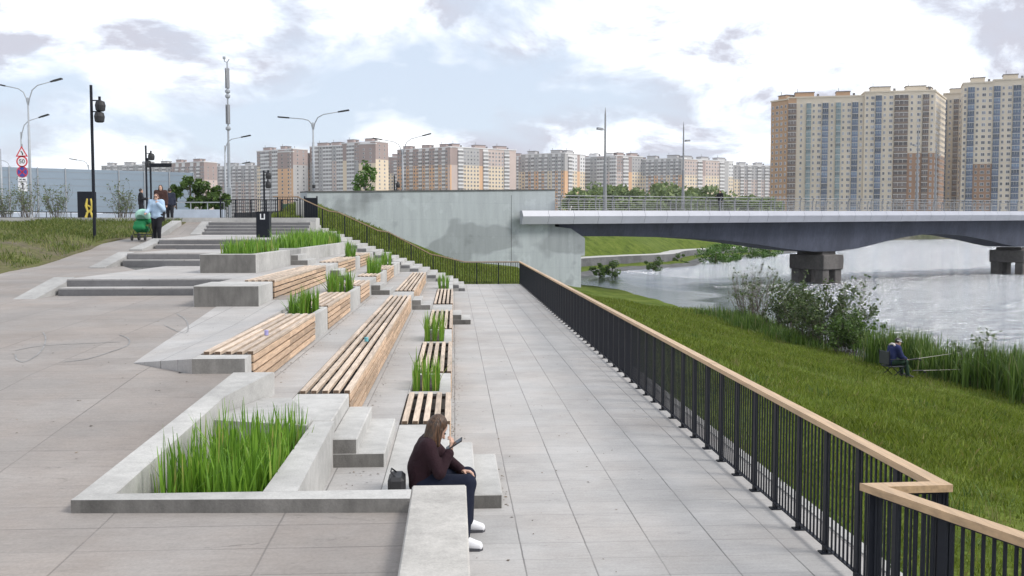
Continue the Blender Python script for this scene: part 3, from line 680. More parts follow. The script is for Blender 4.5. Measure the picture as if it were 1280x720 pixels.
# tyre marks on the plaza paving
b = MB()
def mark(pts, w=.022):
    P = smooth_poly(pts, 8); Q = offset(P, w)
    for i in range(len(P) - 1):
        vs_ = [P[i], P[i + 1], Q[i + 1], Q[i]]; b.add([(p.x, p.y, plaza_h(p.y) + .004 + .001) for p in vs_], [(0, 1, 2, 3)])
def pm(pts): return [UV(*atH(x, y, 1.3).xy) for x, y in pts]
mark(pm([(18, 436), (20, 441), (30, 443), (46, 437), (56, 428), (58, 420), (55, 415)])); mark(pm([(80, 443), (110, 440), (140, 433), (158, 428), (163, 424), (160, 420), (150, 417)]))
mark(pm([(205, 408), (222, 414), (234, 415), (236, 408), (232, 402), (222, 397)])); mark(pm([(20, 432), (50, 428), (90, 426), (150, 424)]), .02); mark(pm([(200, 440), (230, 432), (260, 428)]), .02)
b.build('tyre_marks', mat('tyre_rubber_marks', (.24, .235, .23), .8, .3, 6), kind='stuff', rotz=ANG)

# wind-blown dirt and leaf bits gathered along the foot of the terraces and steps
g = np.random.default_rng(77); pts = []
for (ua, ub, va, vb, h, n) in [(-.06, .10, 12.2, 30, .0015, 420), (.47, .6, 10.2, 12, .0015, 30), (-1.22, -1.0, 12.2, 29, .4515, 160), (-2.44, -2.2, 12.4, 29, .9015, 160), (-1.1, -.7, 7.7, 10, .4515, 60), (.1, 3.2, 5, 30, .0015, 130)]:
    for k in range(n): pts.append((ua + (ub - ua) * abs(g.normal(0, .45)), g.uniform(va, vb), h))
for k in range(150): u_, v_ = g.uniform(-7, -3), g.uniform(4.5, 20); pts.append((u_, v_, plaza_h(v_) + .0015))
V = []; F = []
for (u_, v_, h) in pts:
    r_ = g.uniform(.006, .022); a = g.uniform(0, 6.28); o = len(V); e = g.uniform(.3, .9)
    for q in range(4): V.append((u_ + r_ * math.cos(a + q * 1.57) * (1 if q % 2 else e), v_ + r_ * math.sin(a + q * 1.57) * (1 if q % 2 else e), h + g.uniform(0, .008)))
    F.append((o, o + 1, o + 2, o + 3))
o = np_mesh('ground_litter', V, F, mat('dry_leaf_bits', (.13, .10, .07), .9, .4, 20, island=.6), kind='stuff'); o.rotation_euler = (0, 0, ANG)
# ================================================================== FENCES, WALL, BRIDGE
def baluster_mb(h, w=.022, t=.022): return MB().box((-w / 2, -t / 2, 0), (w / 2, t / 2, h))
def post_mb(h, foot=True):
    b = MB().box((-.006, -.035, 0), (.006, .035, h)).box((-.02, -.03, 0), (-.008, .03, h))
    if foot: b.box((-.06, -.05, 0), (.05, .05, .012))
    return b
# main railing along the promenade and its zigzag at the near end (u,v path)
root = thing('promenade_railing', 'long dark steel railing with wooden handrail between the promenade and the grass bank', 'railing', W(3.285, 6.46, 0), ANG)
P = [(3.36, 51.4), (3.285, 6.46), (2.80, 6.44), (3.19, 5.28), (4.6, 1.4)]
hz = 1.13
def segs(P):
    for i in range(len(P) - 1):
        a, c = Vector(P[i]), Vector(P[i + 1]); yield a, c, (c - a).length, (c - a).normalized()
hb = MB(); rb = MB(); posts = []; bal = []
o = Vector((3.285, 6.46))
for a, c, L_, d in segs(P):
    n = Vector((-d.y, d.x)); A, C = a - o, c - o
    nn = Vector((-d.y, d.x)); w = .058
    rb.bar((A.x, A.y, hz - .012), (C.x, C.y, hz - .012), .05, .012); rb.bar((A.x, A.y, .075), (C.x, C.y, .075), .035, .012)
    np_ = max(1, round(L_ / .70)); rz = math.atan2(d.y, d.x)
    for k in range(np_ + 1):
        p = A + d * (L_ * k / np_); posts.append((p.x, p.y, 0, rz + math.pi / 2 * 0))
        if k < np_:
            for j in range(1, 8): q = A + d * (L_ * (k + j / 8) / np_); bal.append((q.x, q.y, .08, rz))
# mitre caps at the corners
def mitre(P, w):
    L_, R_ = [], []; Q = [Vector(p) - o for p in P]
    for i, q in enumerate(Q):
        d0 = (q - Q[i - 1]).normalized() if i else None; d1 = (Q[i + 1] - q).normalized() if i < len(Q) - 1 else None
        d0 = d0 or d1; d1 = d1 or d0; n0, n1 = Vector((-d0.y, d0.x)), Vector((-d1.y, d1.x)); m = (n0 + n1).normalized(); k = min(w / max(.3, m.dot(n0)), w * 3)
        L_.append(q + m * k); R_.append(q - m * k)
    return L_, R_
Lm, Rm = mitre(P, .052)
for i in range(len(P) - 1):
    ln = (Vector(P[i + 1]) - Vector(P[i])).length; nb = max(1, round(ln / 2.9)); gp = .0022 / ln
    for k in range(nb):
        t0, t1 = k / nb + (gp if k else 0), (k + 1) / nb - (gp if k < nb - 1 else 0); dz = random.Random(k * 7 + i).uniform(-.0015, .0015)
        hb.prism([tuple(lerp(Rm[i], Rm[i + 1], t0)), tuple(lerp(Rm[i], Rm[i + 1], t1)), tuple(lerp(Lm[i], Lm[i + 1], t1)), tuple(lerp(Lm[i], Lm[i + 1], t0))], hz, hz + .05 + dz)
hb.build('handrail', M_HANDW, root)
rb.build('rail', M_STEEL, root)
pm_ = MB().box((-.035, -.007, 0), (.035, .007, hz - .005)).box((-.035, .016, 0), (.035, .028, hz - .005)).box((-.05, -.04, 0), (.05, .06, .012))
posts.sort(key=lambda p: p[1]); bal.sort(key=lambda p: abs(p[1] - 1.5))
many('post', pm_, M_STEEL, posts, root)
many('baluster', baluster_mb(hz - .09, .02, .012), M_STEEL, bal, root)
# railing across the far end and up the stairs
root = thing('stair_railing', 'dark railing with wooden handrail at the promenade end, climbing beside the wide stairs', 'railing', W(3.40, 51.45, 0), ANG)
hb = MB(); rb = MB(); posts = []; bal = []
def rail_h(u):                                              # follows the stairs with short level stretches like the flights
    prof = [(-9.2, TOPH), (-8.0, TOPH), (-6.4, 2.62), (-5.9, 2.55), (-3.9, 1.62), (-3.4, 1.55), (-1.2, .40), (-.7, .30), (.55, .0), (3.4, .0)]
    return interp(u, prof)
us = [3.40, .55, -.7, -1.2, -3.4, -3.9, -5.9, -6.4, -8.0, -9.2]
for a, c in zip(us[:-1], us[1:]):
    A = (a - 3.4, 0, rail_h(a) + hz + .02); C = (c - 3.4, 0, rail_h(c) + hz + .02)
    hb.bar(A, C, .065, .045); rb.bar((A[0], 0, A[2] - .04), (C[0], 0, C[2] - .04), .04, .015); rb.bar((A[0], 0, A[2] - hz + .08), (C[0], 0, C[2] - hz + .08), .03, .015)
u = 3.4
k = 0
while u > -9.2:
    if k % 9 == 0: posts.append((u - 3.4, 0, rail_h(u) - .15, 0))
    else: bal.append((u - 3.4, 0, rail_h(u) + .07, 0))
    u -= .125; k += 1
hb.build('handrail', mat('weathered_stair_handrail', (.30, .205, .125), .6, .25, 3, scale_v=(.8, 9, 9)), root); rb.build('rail', M_STEEL, root)
many('post', MB().box((-.03, -.03, 0), (.03, .03, hz + .13)), M_STEEL, posts, root)
many('baluster', baluster_mb(hz - .08, .022), M_STEEL, bal, root)
# ---- bridge line
B0 = Vector((.7, 70)); BD = Vector((.836, .549)).normalized(); BN = Vector((-BD.y, BD.x)); BANG = math.atan2(BD.y, BD.x)
def bp(s, n=0, h=0): p = B0 + BD * s + BN * n; return Vector((p.x, p.y, h))
def deck_h(s): return 4.06 + .0085 * s
# retaining wall + abutment
root = thing('retaining_wall', 'tall patched grey concrete retaining wall and abutment carrying the end of the bridge', 'wall', bp(-15.6, .7, 0), BANG)
sw = 15.6; b = MB()
top = lambda s: lerp(5.10, 5.62, (s + 15.6) / 19)
outl = [(-15.6, -1.5), (-15.6, top(-15.6)), (-8, top(-8) + .06), (0.7, top(0.7)), (3.35, top(3.35)), (3.35, 3.0), (3.9, 2.95), (4.8, 2.86), (6.1, 2.15), (6.1, .86), (5.75, .84), (5.75, -2.6), (0, -2.6)]
V = [(s + sw, 0, h) for s, h in outl] + [(s + sw, 1.1, h) for s, h in outl]; n = len(outl)
b.add(V, [tuple(range(n)), tuple(range(2 * n - 1, n - 1, -1))] + [(i, n + i, n + (i + 1) % n, (i + 1) % n) for i in range(n)])
b.box((5.75 + sw, .002, -2.6), (5.9 + sw - .16, 13, 2.6)) if False else None
b.build('wall_face', M_WALL, root)
c = MB(); 
for i in range(12):
    s0, s1 = lerp(-15.6, 3.35, i / 12), lerp(-15.6, 3.35, (i + 1) / 12); t0, t1 = top(s0), top(s1)
    c.add([(s0 + sw, -.05, t0 + .0), (s1 + sw, -.05, t1), (s1 + sw, 1.15, t1), (s0 + sw, 1.15, t0), (s0 + sw, -.05, t0 + .09), (s1 + sw, -.05, t1 + .09), (s1 + sw, 1.15, t1 + .09), (s0 + sw, 1.15, t0 + .09)],
          [(3, 2, 1, 0), (4, 5, 6, 7), (0, 1, 5, 4), (1, 2, 6, 5), (2, 3, 7, 6), (3, 0, 4, 7)])
c.build('coping', M_STONE, root)
j = MB(); j.box((-.45 + sw, -.006, -1), (-.42 + sw, 0, 5.2)); j.build('expansion_joint', M_BLACK, root)
# abutment body behind the face and road embankment behind the wall
b = MB(); V = [bp(-17, 1.9), bp(5.6, 1.9), bp(5.6, 15), bp(-17, 15), bp(-60, 40), bp(-60, 12)]
b.prism([(p.x, p.y) for p in V[:4]], -2.6, 2.6); b.prism([(bp(-15.6, 1.9).x, bp(-15.6, 1.9).y), (bp(4.2, 1.9).x, bp(4.2, 1.9).y), (bp(4.2, 15).x, bp(4.2, 15).y), (bp(-15.6, 15).x, bp(-15.6, 15).y)], 2.6, 4.02)
struct('road_embankment', b, M_ASPH, 0)
# the bridge
root = thing('road_bridge', 'blue grey haunched road bridge with pale fascia crossing the river', 'bridge', bp(0, 0, 0), BANG)
SEND = 135
soff = [(4, 2.35), (5.86, 2.28), (11, 2.26), (16.7, 2.14), (21, 1.9), (24.9, 1.52), (29, 1.05), (32.3, .80), (36.0, .80), (38.5, 1.05), (41.5, 1.50), (45, 2.0), (48.2, 2.28), (51, 2.34), (55, 2.12), (59, 1.66), (62, 1.22), (64.6, .90), (69, .90), (72, 1.2), (77, 1.8), (84, 2.35), (110, 2.4), (135, 2.4)]
ss = sorted(set(list(np.arange(4.0, SEND, 1.5)) + [p[0] for p in soff]))
b = MB()
for n0 in (1.0,):                                            # box girder
    ring = []
    for s in ss:
        hb_ = interp(s, soff); ht = deck_h(s) - .75; ring.append([(s, n0, ht), (s, n0 + .3, hb_), (s, n0 + 3.8, hb_), (s, n0 + 5.5, ht)])
    V = [v for r in ring for v in r]; F = [(i * 4 + k, i * 4 + k + 1, i * 4 + k + 5, i * 4 + k + 4) for i in range(len(ss) - 1) for k in range(3)]
    b.add(V, F)
b.build('girder', M_GIRDER, root)
b = MB()
for i in range(len(ss) - 1):
    s0, s1 = ss[i], ss[i + 1]
    if s0 < 4: continue
b.add([(s, n, h) for s in (3.2, SEND) for n, h in ((.25, deck_h(s) - .75), (8.0, deck_h(s) - .75), (8.0, deck_h(s) - .03), (.25, deck_h(s) - .03))],
      [(0, 1, 2, 3), (7, 6, 5, 4), (0, 4, 5, 1), (1, 5, 6, 2), (2, 6, 7, 3), (3, 7, 4, 0)])
b.build('deck', M_GIRDER, root)
# fascia panels: upper light facet, lower raking facet
def fascia(n_out, sgn, name):
    b = MB(); s = .0
    while s < SEND:
        e = min(SEND, s + 2.25); g = .012; s0, s1 = s + g, e - g
        for (sa, sb) in ((s0, s1),):
            h0, h1 = deck_h(sa), deck_h(sb); o_ = lambda d: n_out + sgn * d
            V = []
            for sx, h in ((sa, h0), (sb, h1)): V += [(sx, o_(.0), h + .06), (sx, o_(-.16), h - .34), (sx, o_(.06), h - .90), (sx, o_(.30), h - .90), (sx, o_(.30), h + .06)]
            F = [(i, i + 5, (i + 1) % 5 + 5, (i + 1) % 5) for i in range(5)] + [(0, 1, 2, 3, 4), (9, 8, 7, 6, 5)]
            b.add(V, F)
        s = e
    b.build(name, M_FASCIA, root)
fascia(0, 1, 'fascia'); fascia(8.25, -1, 'fascia')
# piers
for sp in (34.5, 66.8):
    b = MB(); b.bbox((sp - 1.4, .95, -.85), (sp + 1.4, 4.9, .50), .06); b.box((sp - .9, 1.5, .50), (sp + .9, 4.4, .82)); pr = b.build('pier', M_PIER, root)
    b = MB()
    for n in (1.55, 4.3):
        for ds in (-.85, .85): b = MB(); b.bbox((sp + ds - .45, n - .45, -4), (sp + ds + .45, n + .45, -.85), .06); b.build('pile', M_PIER, pr)
# bridge railing
def bridge_rail(n, name, label):
    rr = thing('bridge_railing', label, 'railing', bp(0, n, 0), BANG)
    b = MB(); hs_ = [.14, .30, .46, .62, .78]
    for hh in hs_: b.tube([(3.2, -.14 * (hh - .5) ** 2 + .02, deck_h(3.2) + hh + .06), (SEND, -.14 * (hh - .5) ** 2 + .02, deck_h(SEND) + hh + .06)], .013, 6)
    b.build('rail', M_GALV, rr)
    b = MB(); b.tube([(3.2, .02, deck_h(3.2) + 1.14), (SEND, .02, deck_h(SEND) + 1.14)], .03, 8); b.build('handrail', M_GALV, rr)
    p = MB(); prof = [(-.0, 0), (.05, .3), (.06, .6), (.02, .9), (-.08, 1.14)]
    for (y0, z0), (y1, z1) in zip(prof[:-1], prof[1:]): p.bar((0, y0 + .05, z0), (0, y1 + .05, z1), .05, .09)
    many('post', p, M_GALV, [(s, 0, deck_h(s) + .05, 0) for s in np.arange(3.6, SEND - 60 * (n > 2), 1.6)], rr)
bridge_rail(.25, 'near', 'curved steel railing with horizontal bars along the near edge of the bridge')
bridge_rail(7.9, 'far', 'steel railing along the far edge of the bridge, seen behind the near one')
b = MB(); b.add([(*bp(4.21, .5).xy, deck_h(4) - .02), (*bp(SEND, .5).xy, deck_h(SEND) - .02), (*bp(SEND, 7.6).xy, deck_h(SEND) - .02), (*bp(4.21, 7.6).xy, deck_h(4) - .02)], [(0, 1, 2, 3)]); struct('bridge_road', b, M_ASPH, 0)

# ================================================================== LAMPS, SIGNS, MAST
def arm_lamp(label, loc, H, arms, rotz=0, cat='street lamp', stripes=False, group='tall street lamps by the road', steep=.0, col=None):
    root = thing('street_lamp', label, cat, loc, rotz, group); col = col or M_LAMPG
    b = MB(); b.tube([(0, 0, 0), (0, 0, H * .78), (0, 0, H * .781), (0, 0, H)], [.11, .085, .06, .055], 10); b.lathe([(.2, 0), (.2, .06), (.13, .5), (.12, .52)], 12); b.build('pole', col, root, smooth=True)
    if stripes:
        s = MB()
        for k in range(3): s.tube([(0, 0, .9 + k * .5), (0, 0, 1.15 + k * .5)], .125, 12)
        s.build('warning_band', M_BLACK, root)
    for (ln, rise) in arms:
        sg = 1 if ln > 0 else -1; L_ = abs(ln)
        pts = [(0, 0, H - .6), (sg * L_ * .06, 0, H - .1), (sg * L_ * .18, 0, H + rise * .45), (sg * L_ * .4, 0, H + rise * .75), (sg * L_, 0, H + rise)]
        a = MB(); a.tube(pts, [.05, .045, .04, .035, .03], 8); ao = a.build('arm', col, root, smooth=True)
        h = MB(); d = Vector((sg * L_ * .6, 0, rise * .25)).normalized(); p = Vector((sg * L_, 0, H + rise)); q = p + d * .75
        h.bar(p - d * .1, p + d * .15, .12, .10); h.bar(p + d * .12, q, .3, .09, up=(0, 0, 1)); h.build('lamp_head', M_BLACK, ao)
    return root
def park_lamp(label, loc, H, heads, rotz=0):
    root = thing('park_lamp', label, 'park lamp', loc, rotz, 'dark park lamps with spotlight heads')
    b = MB(); b.tube([(0, 0, 0), (0, 0, H)], [.058, .05], 12); b.box((-.12, -.12, 0), (.12, .12, .02)); b.build('pole', M_STEEL, root, smooth=False)
    for (z, ln) in heads:
        a = MB(); a.tube([(0, 0, z + .12), (ln, 0, z + .12)], .022, 8); a.tube([(ln, 0, z + .10), (ln, 0, z + .26)], .05, 8); ao = a.build('arm', M_STEEL, root)
        h = MB(); h.lathe([(.05, .12), (.15, .08), (.185, -.06), (.16, -.24), (.11, -.27)], 14, (ln + .02, 0, z)); h.build('lamp_head', M_BLACK, ao, smooth=False)
    return root
p = atY(118.5, 299.5, 36.4); park_lamp('tall dark park lamp with two spotlight heads standing on the grass verge', (p.x, p.y, verge_h(*UV(p.x, p.y)) - .05), 5.62, [(4.95, .30), (4.55, .26)])
p = atY(184, 268, 56); park_lamp('dark park lamp with a small high head behind the group of walkers', (p.x, p.y, TOPH), 4.15, [(3.6, .28), (3.2, -.0 + .1)])
p = atY(330.5, 268, 60); park_lamp('small dark park lamp left of the concrete stub, in front of the apartment blocks', (p.x, p.y, TOPH), 3.0, [(2.75, .26), (2.2, .24)])
p = atY(493, 240, 84); park_lamp('short dark park lamp rising behind the retaining wall', (p.x, p.y, 4.0), 3.3, [(2.55, .28), (2.0, -.0 + .2)])
def lamp_at(label, x, ytop, Y, arms, hbase=TOPH, **k):
    p = atY(x, 300, Y); H = atY(x, ytop, Y).z - hbase; return arm_lamp(label, (p.x, p.y, hbase), H, arms, **k)
lamp_at('tall double arm street lamp at far left beside the road signs', 40, 122, 72, [(-1.7, .85), (1.75, 1.15)])
lamp_at('double arm street lamp with striped foot above the left end of the retaining wall', 393, 153, 76, [(-1.9, .35), (2.0, .80)], hbase=4.02, stripes=True)
lamp_at('double arm street lamp behind the middle of the retaining wall', 504, 186, 92, [(-2.0, .85), (1.9, 1.2)], hbase=4.02)
lamp_at('single arm street lamp just left of the striped foot lamp, beside the telecom mast', 283, 182, 88, [(1.55, .75)])
lamp_at('low single arm street lamp to the right of the telecom mast', 289, 212, 112, [(1.5, .7)])
lamp_at('single arm street lamp behind the noise barrier, right behind the road sign pole', 30, 165, 82, [(1.6, 1.2)])
lamp_at('street lamp cut by the left picture edge behind the noise barrier', 4, 186, 88, [(-1.6, .7)])
lamp_at('small far street lamp just inside the left picture edge', 16, 208, 130, [(-1.7, .9)])
lamp_at('far street lamp with arm to the left behind the noise barrier', 113, 206, 120, [(-1.5, .6)])
def mast_lamp(label, x, ytop, ybot, Y, s=1):
    p = atY(x, 264, Y); base_ = atY(x, ybot, Y).z; H = atY(x, ytop, Y).z - base_
    root = thing('bridge_lamp', label, 'bridge lamp', (p.x, p.y, base_), BANG, 'slim grey mast lamps on the bridge')
    b = MB(); b.tube([(0, 0, 0), (0, 0, H * .45), (0, 0, H * .46), (0, 0, H * .93), (0, 0, H)], [.15, .12, .09, .06, .01], 10); b.box((-.2, -.2, 0), (.2, .2, .05)); b.build('pole', M_GALV, root, smooth=False)
    h = MB(); h.tube([(0, 0, H * .78), (-.4 * s, 0, H * .785)], .03, 6); h.bar((-.25 * s, 0, H * .785), (-.75 * s, 0, H * .79), .22, .16); h.build('lamp_head', M_GALV, root)
mast_lamp('slim grey mast lamp on the bridge, nearest to the retaining wall', 756, 134, 263, 74.5, 1)
mast_lamp('slim grey mast lamp on the bridge between wall and pedestrian', 853.5, 152, 262, 92, -1)
mast_lamp('slim grey mast lamp on the bridge in front of the corner of the nearer tower', 1145.5, 160, 262, 98, 1)
mast_lamp('slim grey mast lamp on the bridge just left of the second tower', 1168.5, 176, 258, 116, -1)
# telecom mast
p = atY(287, 262, 95); H = atY(287, 78, 95).z - TOPH
root = thing('telecom_mast', 'tall telecom mast with white antenna panels behind the plaza', 'mast', (p.x, p.y, TOPH), 0)
b = MB(); b.tube([(0, 0, 0), (0, 0, H * .5), (0, 0, H * .501), (0, 0, H)], [.17, .14, .10, .06], 12); b.build('pole', M_LAMPG, root)
for (f0, f1) in ((.84, .965), (.62, .74)):
    for k in range(3):
        a = R(90 + k * 120); b = MB(); b.bbox((-.09, .10, H * f0), (.09, .21, H * f1), .02); xform(b, Matrix.Rotation(a, 4, 'Z')); b.build('antenna', M_GALV, root)
b = MB()
for f in (.59, .79, .82): b.lathe([(.1, H * f - .2), (.25, H * f - .05), (.25, H * f + .1), (.1, H * f + .25)], 10)
b.tube([(0, 0, H), (-.25, 0, H + .1), (-.25, 0, H + .5)], .05, 6); b.tube([(.0, 0, H), (.2, 0, H + .3)], .05, 6); b.bbox((-.4, -.1, H + .3), (-.15, .1, H + .55), .03)
b.build('radio_box', M_LAMPG, root)
b = MB(); b.bbox((-.3, -.45, 2.2), (.3, -.2, 3.4), .03); b.build('equipment_cabinet', M_LAMPG, root)
# road sign pole
M_RED = mat('sign_red', (.55, .03, .04), .4, .05); M_BLUE = mat('sign_blue', (.04, .06, .30), .4, .05); M_SIGNW = mat('sign_white', (.75, .75, .76), .4, .04)
p = atY(30, 268, 70); root = thing('road_sign_pole', 'pole with a triangular warning sign, 50 speed limit, blue no stopping sign and plates', 'road signs', (p.x, p.y, TOPH), 0)
b = MB(); b.tube([(0, 0, 0), (0, 0, 5.4)], .045, 8); b.build('pole', M_GALV, root)
zc = lambda y: atY(30, y, 70).z - TOPH
def disc(r, y, z, n=28): return MB().add([(r * math.cos(2 * math.pi * k / n), y, z + r * math.sin(2 * math.pi * k / n)) for k in range(n)] + [(r * math.cos(2 * math.pi * k / n), y + .008, z + r * math.sin(2 * math.pi * k / n)) for k in range(n)], [tuple(range(n)), tuple(range(2 * n - 1, n - 1, -1))] + [(k, n + k, n + (k + 1) % n, (k + 1) % n) for k in range(n)])
z = zc(202); d = disc(.40, -.07, z); so_ = d.build('speed_limit_sign', M_RED, root); disc(.30, -.075, z).build('sign_face', M_SIGNW, so_)
t = text_mb('50', .42); xform(t, Matrix.Translation((0, -.082, z)) @ Matrix.Rotation(R(90), 4, 'X')); t.build('numerals', M_BLACK, so_)
z = zc(215); d = disc(.40, -.07, z); so_ = d.build('no_stopping_sign', M_RED, root); disc(.33, -.075, z).build('sign_face', M_BLUE, so_)
c = MB(); c.bar((-.23, -.083, z + .23), (.23, -.083, z - .23), .07, .006, up=(0, 1, 0)); c.bar((-.23, -.083, z - .23), (.23, -.083, z + .23), .07, .006, up=(0, 1, 0)); c.build('cross_bar', M_RED, so_)
z = zc(190)
def tri(r, y): return MB().add([(r * math.cos(a), yy, z - .08 + r * math.sin(a)) for yy in (y, y + .008) for a in (R(90), R(210), R(330))], [(0, 1, 2), (5, 4, 3), (0, 3, 4, 1), (1, 4, 5, 2), (2, 5, 3, 0)])
so_ = tri(.50, -.07).build('warning_sign', M_RED, root); tri(.34, -.076).build('sign_face', M_SIGNW, so_)
c = MB(); c.bar((.06, -.083, z - .22), (.06, -.083, z - .06), .07, .006, up=(0, 1, 0)); c.bar((.06, -.083, z - .08), (-.06, -.083, z + .06), .06, .006, up=(0, 1, 0)); c.build('road_symbol', M_BLACK, so_)
for y_, hh in ((224.5, .18), (233, .34)):
    z = zc(y_); c = MB(); c.box((-.32, -.07, z - hh), (.32, -.06, z + hh)); so_ = c.build('sign_plate', M_SIGNW, root)
    c = MB()
    if hh < .2: c.bar((-.2, -.075, z), (-.05, -.075, z + .03), .06, .006, up=(0, 1, 0)); c.bar((.02, -.075, z + .02), (.22, -.075, z - .03), .08, .006, up=(0, 1, 0))
    else: c.bar((0, -.075, z - .22), (0, -.075, z + .22), .06, .006, up=(0, 1, 0)); c.bar((-.12, -.0755, z + .1), (0, -.0755, z + .24), .05, .006, up=(0, 1, 0)); c.bar((.12, -.0755, z + .1), (0, -.0755, z + .24), .05, .006, up=(0, 1, 0)); c.bar((-.15, -.0755, z - .12), (.15, -.0755, z - .12), .05, .006, up=(0, 1, 0))
    c.build('plate_symbol', M_BLACK, so_)
# pole with a horizontal direction board
p = atY(189.5, 275, 52); root = thing('direction_sign', 'dark pole with a narrow horizontal direction board behind the stroller woman', 'sign', (p.x, p.y, TOPH), 0)
H = atY(189, 204, 52).z - TOPH
b = MB(); b.tube([(0, 0, 0), (0, 0, H)], .05, 10); b.build('pole', M_STEEL, root)
b = MB(); b.bbox((.04, -.02, H - .2), (1.1, .02, H), .006); b.build('board', M_STEEL, root)
# noise barrier
NB0, NB1 = Vector((-64, 76)), Vector((-31.2, 98))
dN = (NB1 - NB0); LN = dN.length; aN = math.atan2(dN.y, dN.x)
root = thing('noise_barrier', 'long translucent pale blue noise barrier with dark posts at the far left', 'noise barrier', (NB0.x, NB0.y, TOPH - .4), aN)
M_PANEL = mat_clear('translucent_acrylic', (.25, .31, .37), .88, .35); M_BLUEC = mat('painted_blue_grey_panel', (.40, .45, .52), .6, .12, 1.2)
nbay = 17; bl = LN / nbay; hN = 5.35
pan = MB(); pan.box((.06, -.02, 1.35), (bl - .06, .02, hN))
many('panel', pan, M_PANEL, [(k * bl, 0, 0, 0, 1, 1) for k in range(nbay)], root)
st = MB()
for k in range(7): z = 1.35 + (hN - 1.35) * k / 6.5; st.box((.06, -.035, z), (bl - .06, -.022, z + .025))
many('stiffener', st, M_GALV, [(k * bl, 0, 0, 0) for k in range(nbay)], root)
lo = MB(); lo.box((.06, -.05, 0), (bl - .06, .05, 1.3)); many('lower_panel', lo, M_BLUEC, [(k * bl, 0, 0, 0) for k in range(nbay)], root)
po = MB(); po.box((-.045, -.09, 0), (.045, .09, hN + .06)); many('post', po, M_LAMPG, [(k * bl, 0, 0, 0) for k in range(nbay + 1)], root)
# guard rail in front of the barrier
root = thing('guard_rail', 'thin dark guard rail in front of the pale noise barrier', 'railing', (NB0.x + 1.6, NB0.y - 3, TOPH - .1), aN)
b = MB(); 
for z in (.55, 1.05): b.bar((0, 0, z), (LN * .92, 0, z), .06, .07)
b.build('rail', M_STEEL, root)
many('post', MB().box((-.03, -.03, 0), (.03, .03, 1.08)), M_STEEL, [(k * 2.0, 0, 0, 0) for k in range(int(LN * .92 / 2))], root)
# blue low wall panels and railing on the upper plaza
pa, pb = atY(217, 272, 58), atY(280, 272, 58)
root = thing('planter_wall', 'low pale blue grey wall with plaza trees growing behind it', 'wall', (pa.x, pa.y, TOPH), 0)
b = MB(); b.bbox((0, 0, -.1), (pb.x - pa.x, .25, .62), .01); b.build('wall_body', M_BLUEC, root)
b = MB(); 
for k in range(4): b.bar((k * (pb.x - pa.x) / 3, .1, .6), (k * (pb.x - pa.x) / 3, .1, 1.05), .05)
b.bar((0, .1, 1.04), (pb.x - pa.x, .1, 1.04), .1, .06); b.build('top_rail', M_LAMPG, root)
pa, pb = atY(276, 272, 54), atY(371, 272, 54)
root = thing('plaza_railing', 'dark vertical bar railing on the upper plaza behind the waste bin', 'railing', (pa.x, pa.y, TOPH), 0)
Lr = pb.x - pa.x; b = MB(); b.bar((0, 0, 1.08), (Lr, 0, 1.08), .06, .04); b.bar((0, 0, .1), (Lr, 0, .1), .04, .03); b.build('rail', M_STEEL, root)
many('post', MB().box((-.035, -.035, 0), (.035, .035, 1.1)), M_STEEL, [(k * Lr / 5, 0, 0, 0) for k in range(6)], root)
many('baluster', baluster_mb(1.0, .02), M_STEEL, [(k * Lr / 40, 0, .08, 0) for k in range(41) if k % 8], root)
pa = atY(370, 272, 52.6); root = thing('concrete_stub', 'short pale concrete wall stub at the top of the wide stairs', 'wall', (pa.x, pa.y, TOPH), 0)
b = MB(); b.bbox((0, 0, -.1), (.46, .5, .98), .02); b.build('wall_body', M_CONC, root)
pa = atY(381, 275, 52); root = thing('dark_gate', 'dark solid metal gate beside the concrete stub at the stair top', 'gate', (pa.x, pa.y, TOPH), 0)
b = MB(); b.bbox((0, 0, .04), (.62, .06, 1.12), .01); b.build('gate_leaf', M_STEEL, root)
b = MB(); b.bar((0, .03, -.1), (0, .03, 1.2), .07); b.bar((.64, .03, -.1), (.64, .03, 1.2), .07); b.build('post', M_STEEL, root)
pa = atY(353, 272, 58); root = thing('green_container', 'small green topped rusty brown container behind the plaza railing', 'container', (pa.x, pa.y, TOPH), 0)
b = MB(); b.bbox((0, 0, 0), (.62, .5, .62), .02); b.build('body', mat('rusty_brown_paint', (.16, .06, .04), .6, .3, 5), root)
b = MB(); b.bbox((-.02, -.02, .62), (.64, .52, .95), .03); b.build('lid', mat('green_paint', (.05, .11, .06), .5, .15, 5), root)
# dark cabinet with yellow graffiti
pa = atY(95, 273, 48); root = thing('utility_cabinet', 'dark utility cabinet with yellow painted scrawl on the upper plaza', 'cabinet', (pa.x, pa.y, TOPH), 0)
b = MB(); b.bbox((.08, 0, -.05), (.80, .5, 1.30), .015); b.build('cabinet_body', M_STEEL, root)
pb = atY(112, 274, 47.4); M_YEL = mat('yellow_paint', (.50, .39, .06), .5, .15, 4)
root2 = thing('yellow_sculpture', 'narrow yellow and black painted shape standing beside the dark cabinet', 'sculpture', (pb.x, pb.y, TOPH - .25), 0)
b = MB(); b.tube([(-.15, 0, 0), (-.22, 0, .35), (-.1, 0, .6), (-.2, 0, .9), (-.12, 0, 1.25)], [.07, .09, .06, .09, .05], 8); b.tube([(.12, 0, .0), (.2, 0, .35), (.08, 0, .6), (.2, 0, .9), (.1, 0, 1.25)], [.07, .09, .06, .09, .05], 8); b.tube([(-.2, 0, .5), (.2, 0, .75)], .06, 6); b.tube([(-.2, 0, .95), (.2, 0, .8)], .05, 6); xform(b, Matrix.Diagonal((.75, .75, .95, 1))); b.build('yellow_bars', M_YEL, root2)
b = MB(); b.box((-.2, .08, 0), (.2, .12, 1.2)); b.build('back_board', M_BLACK, root2)
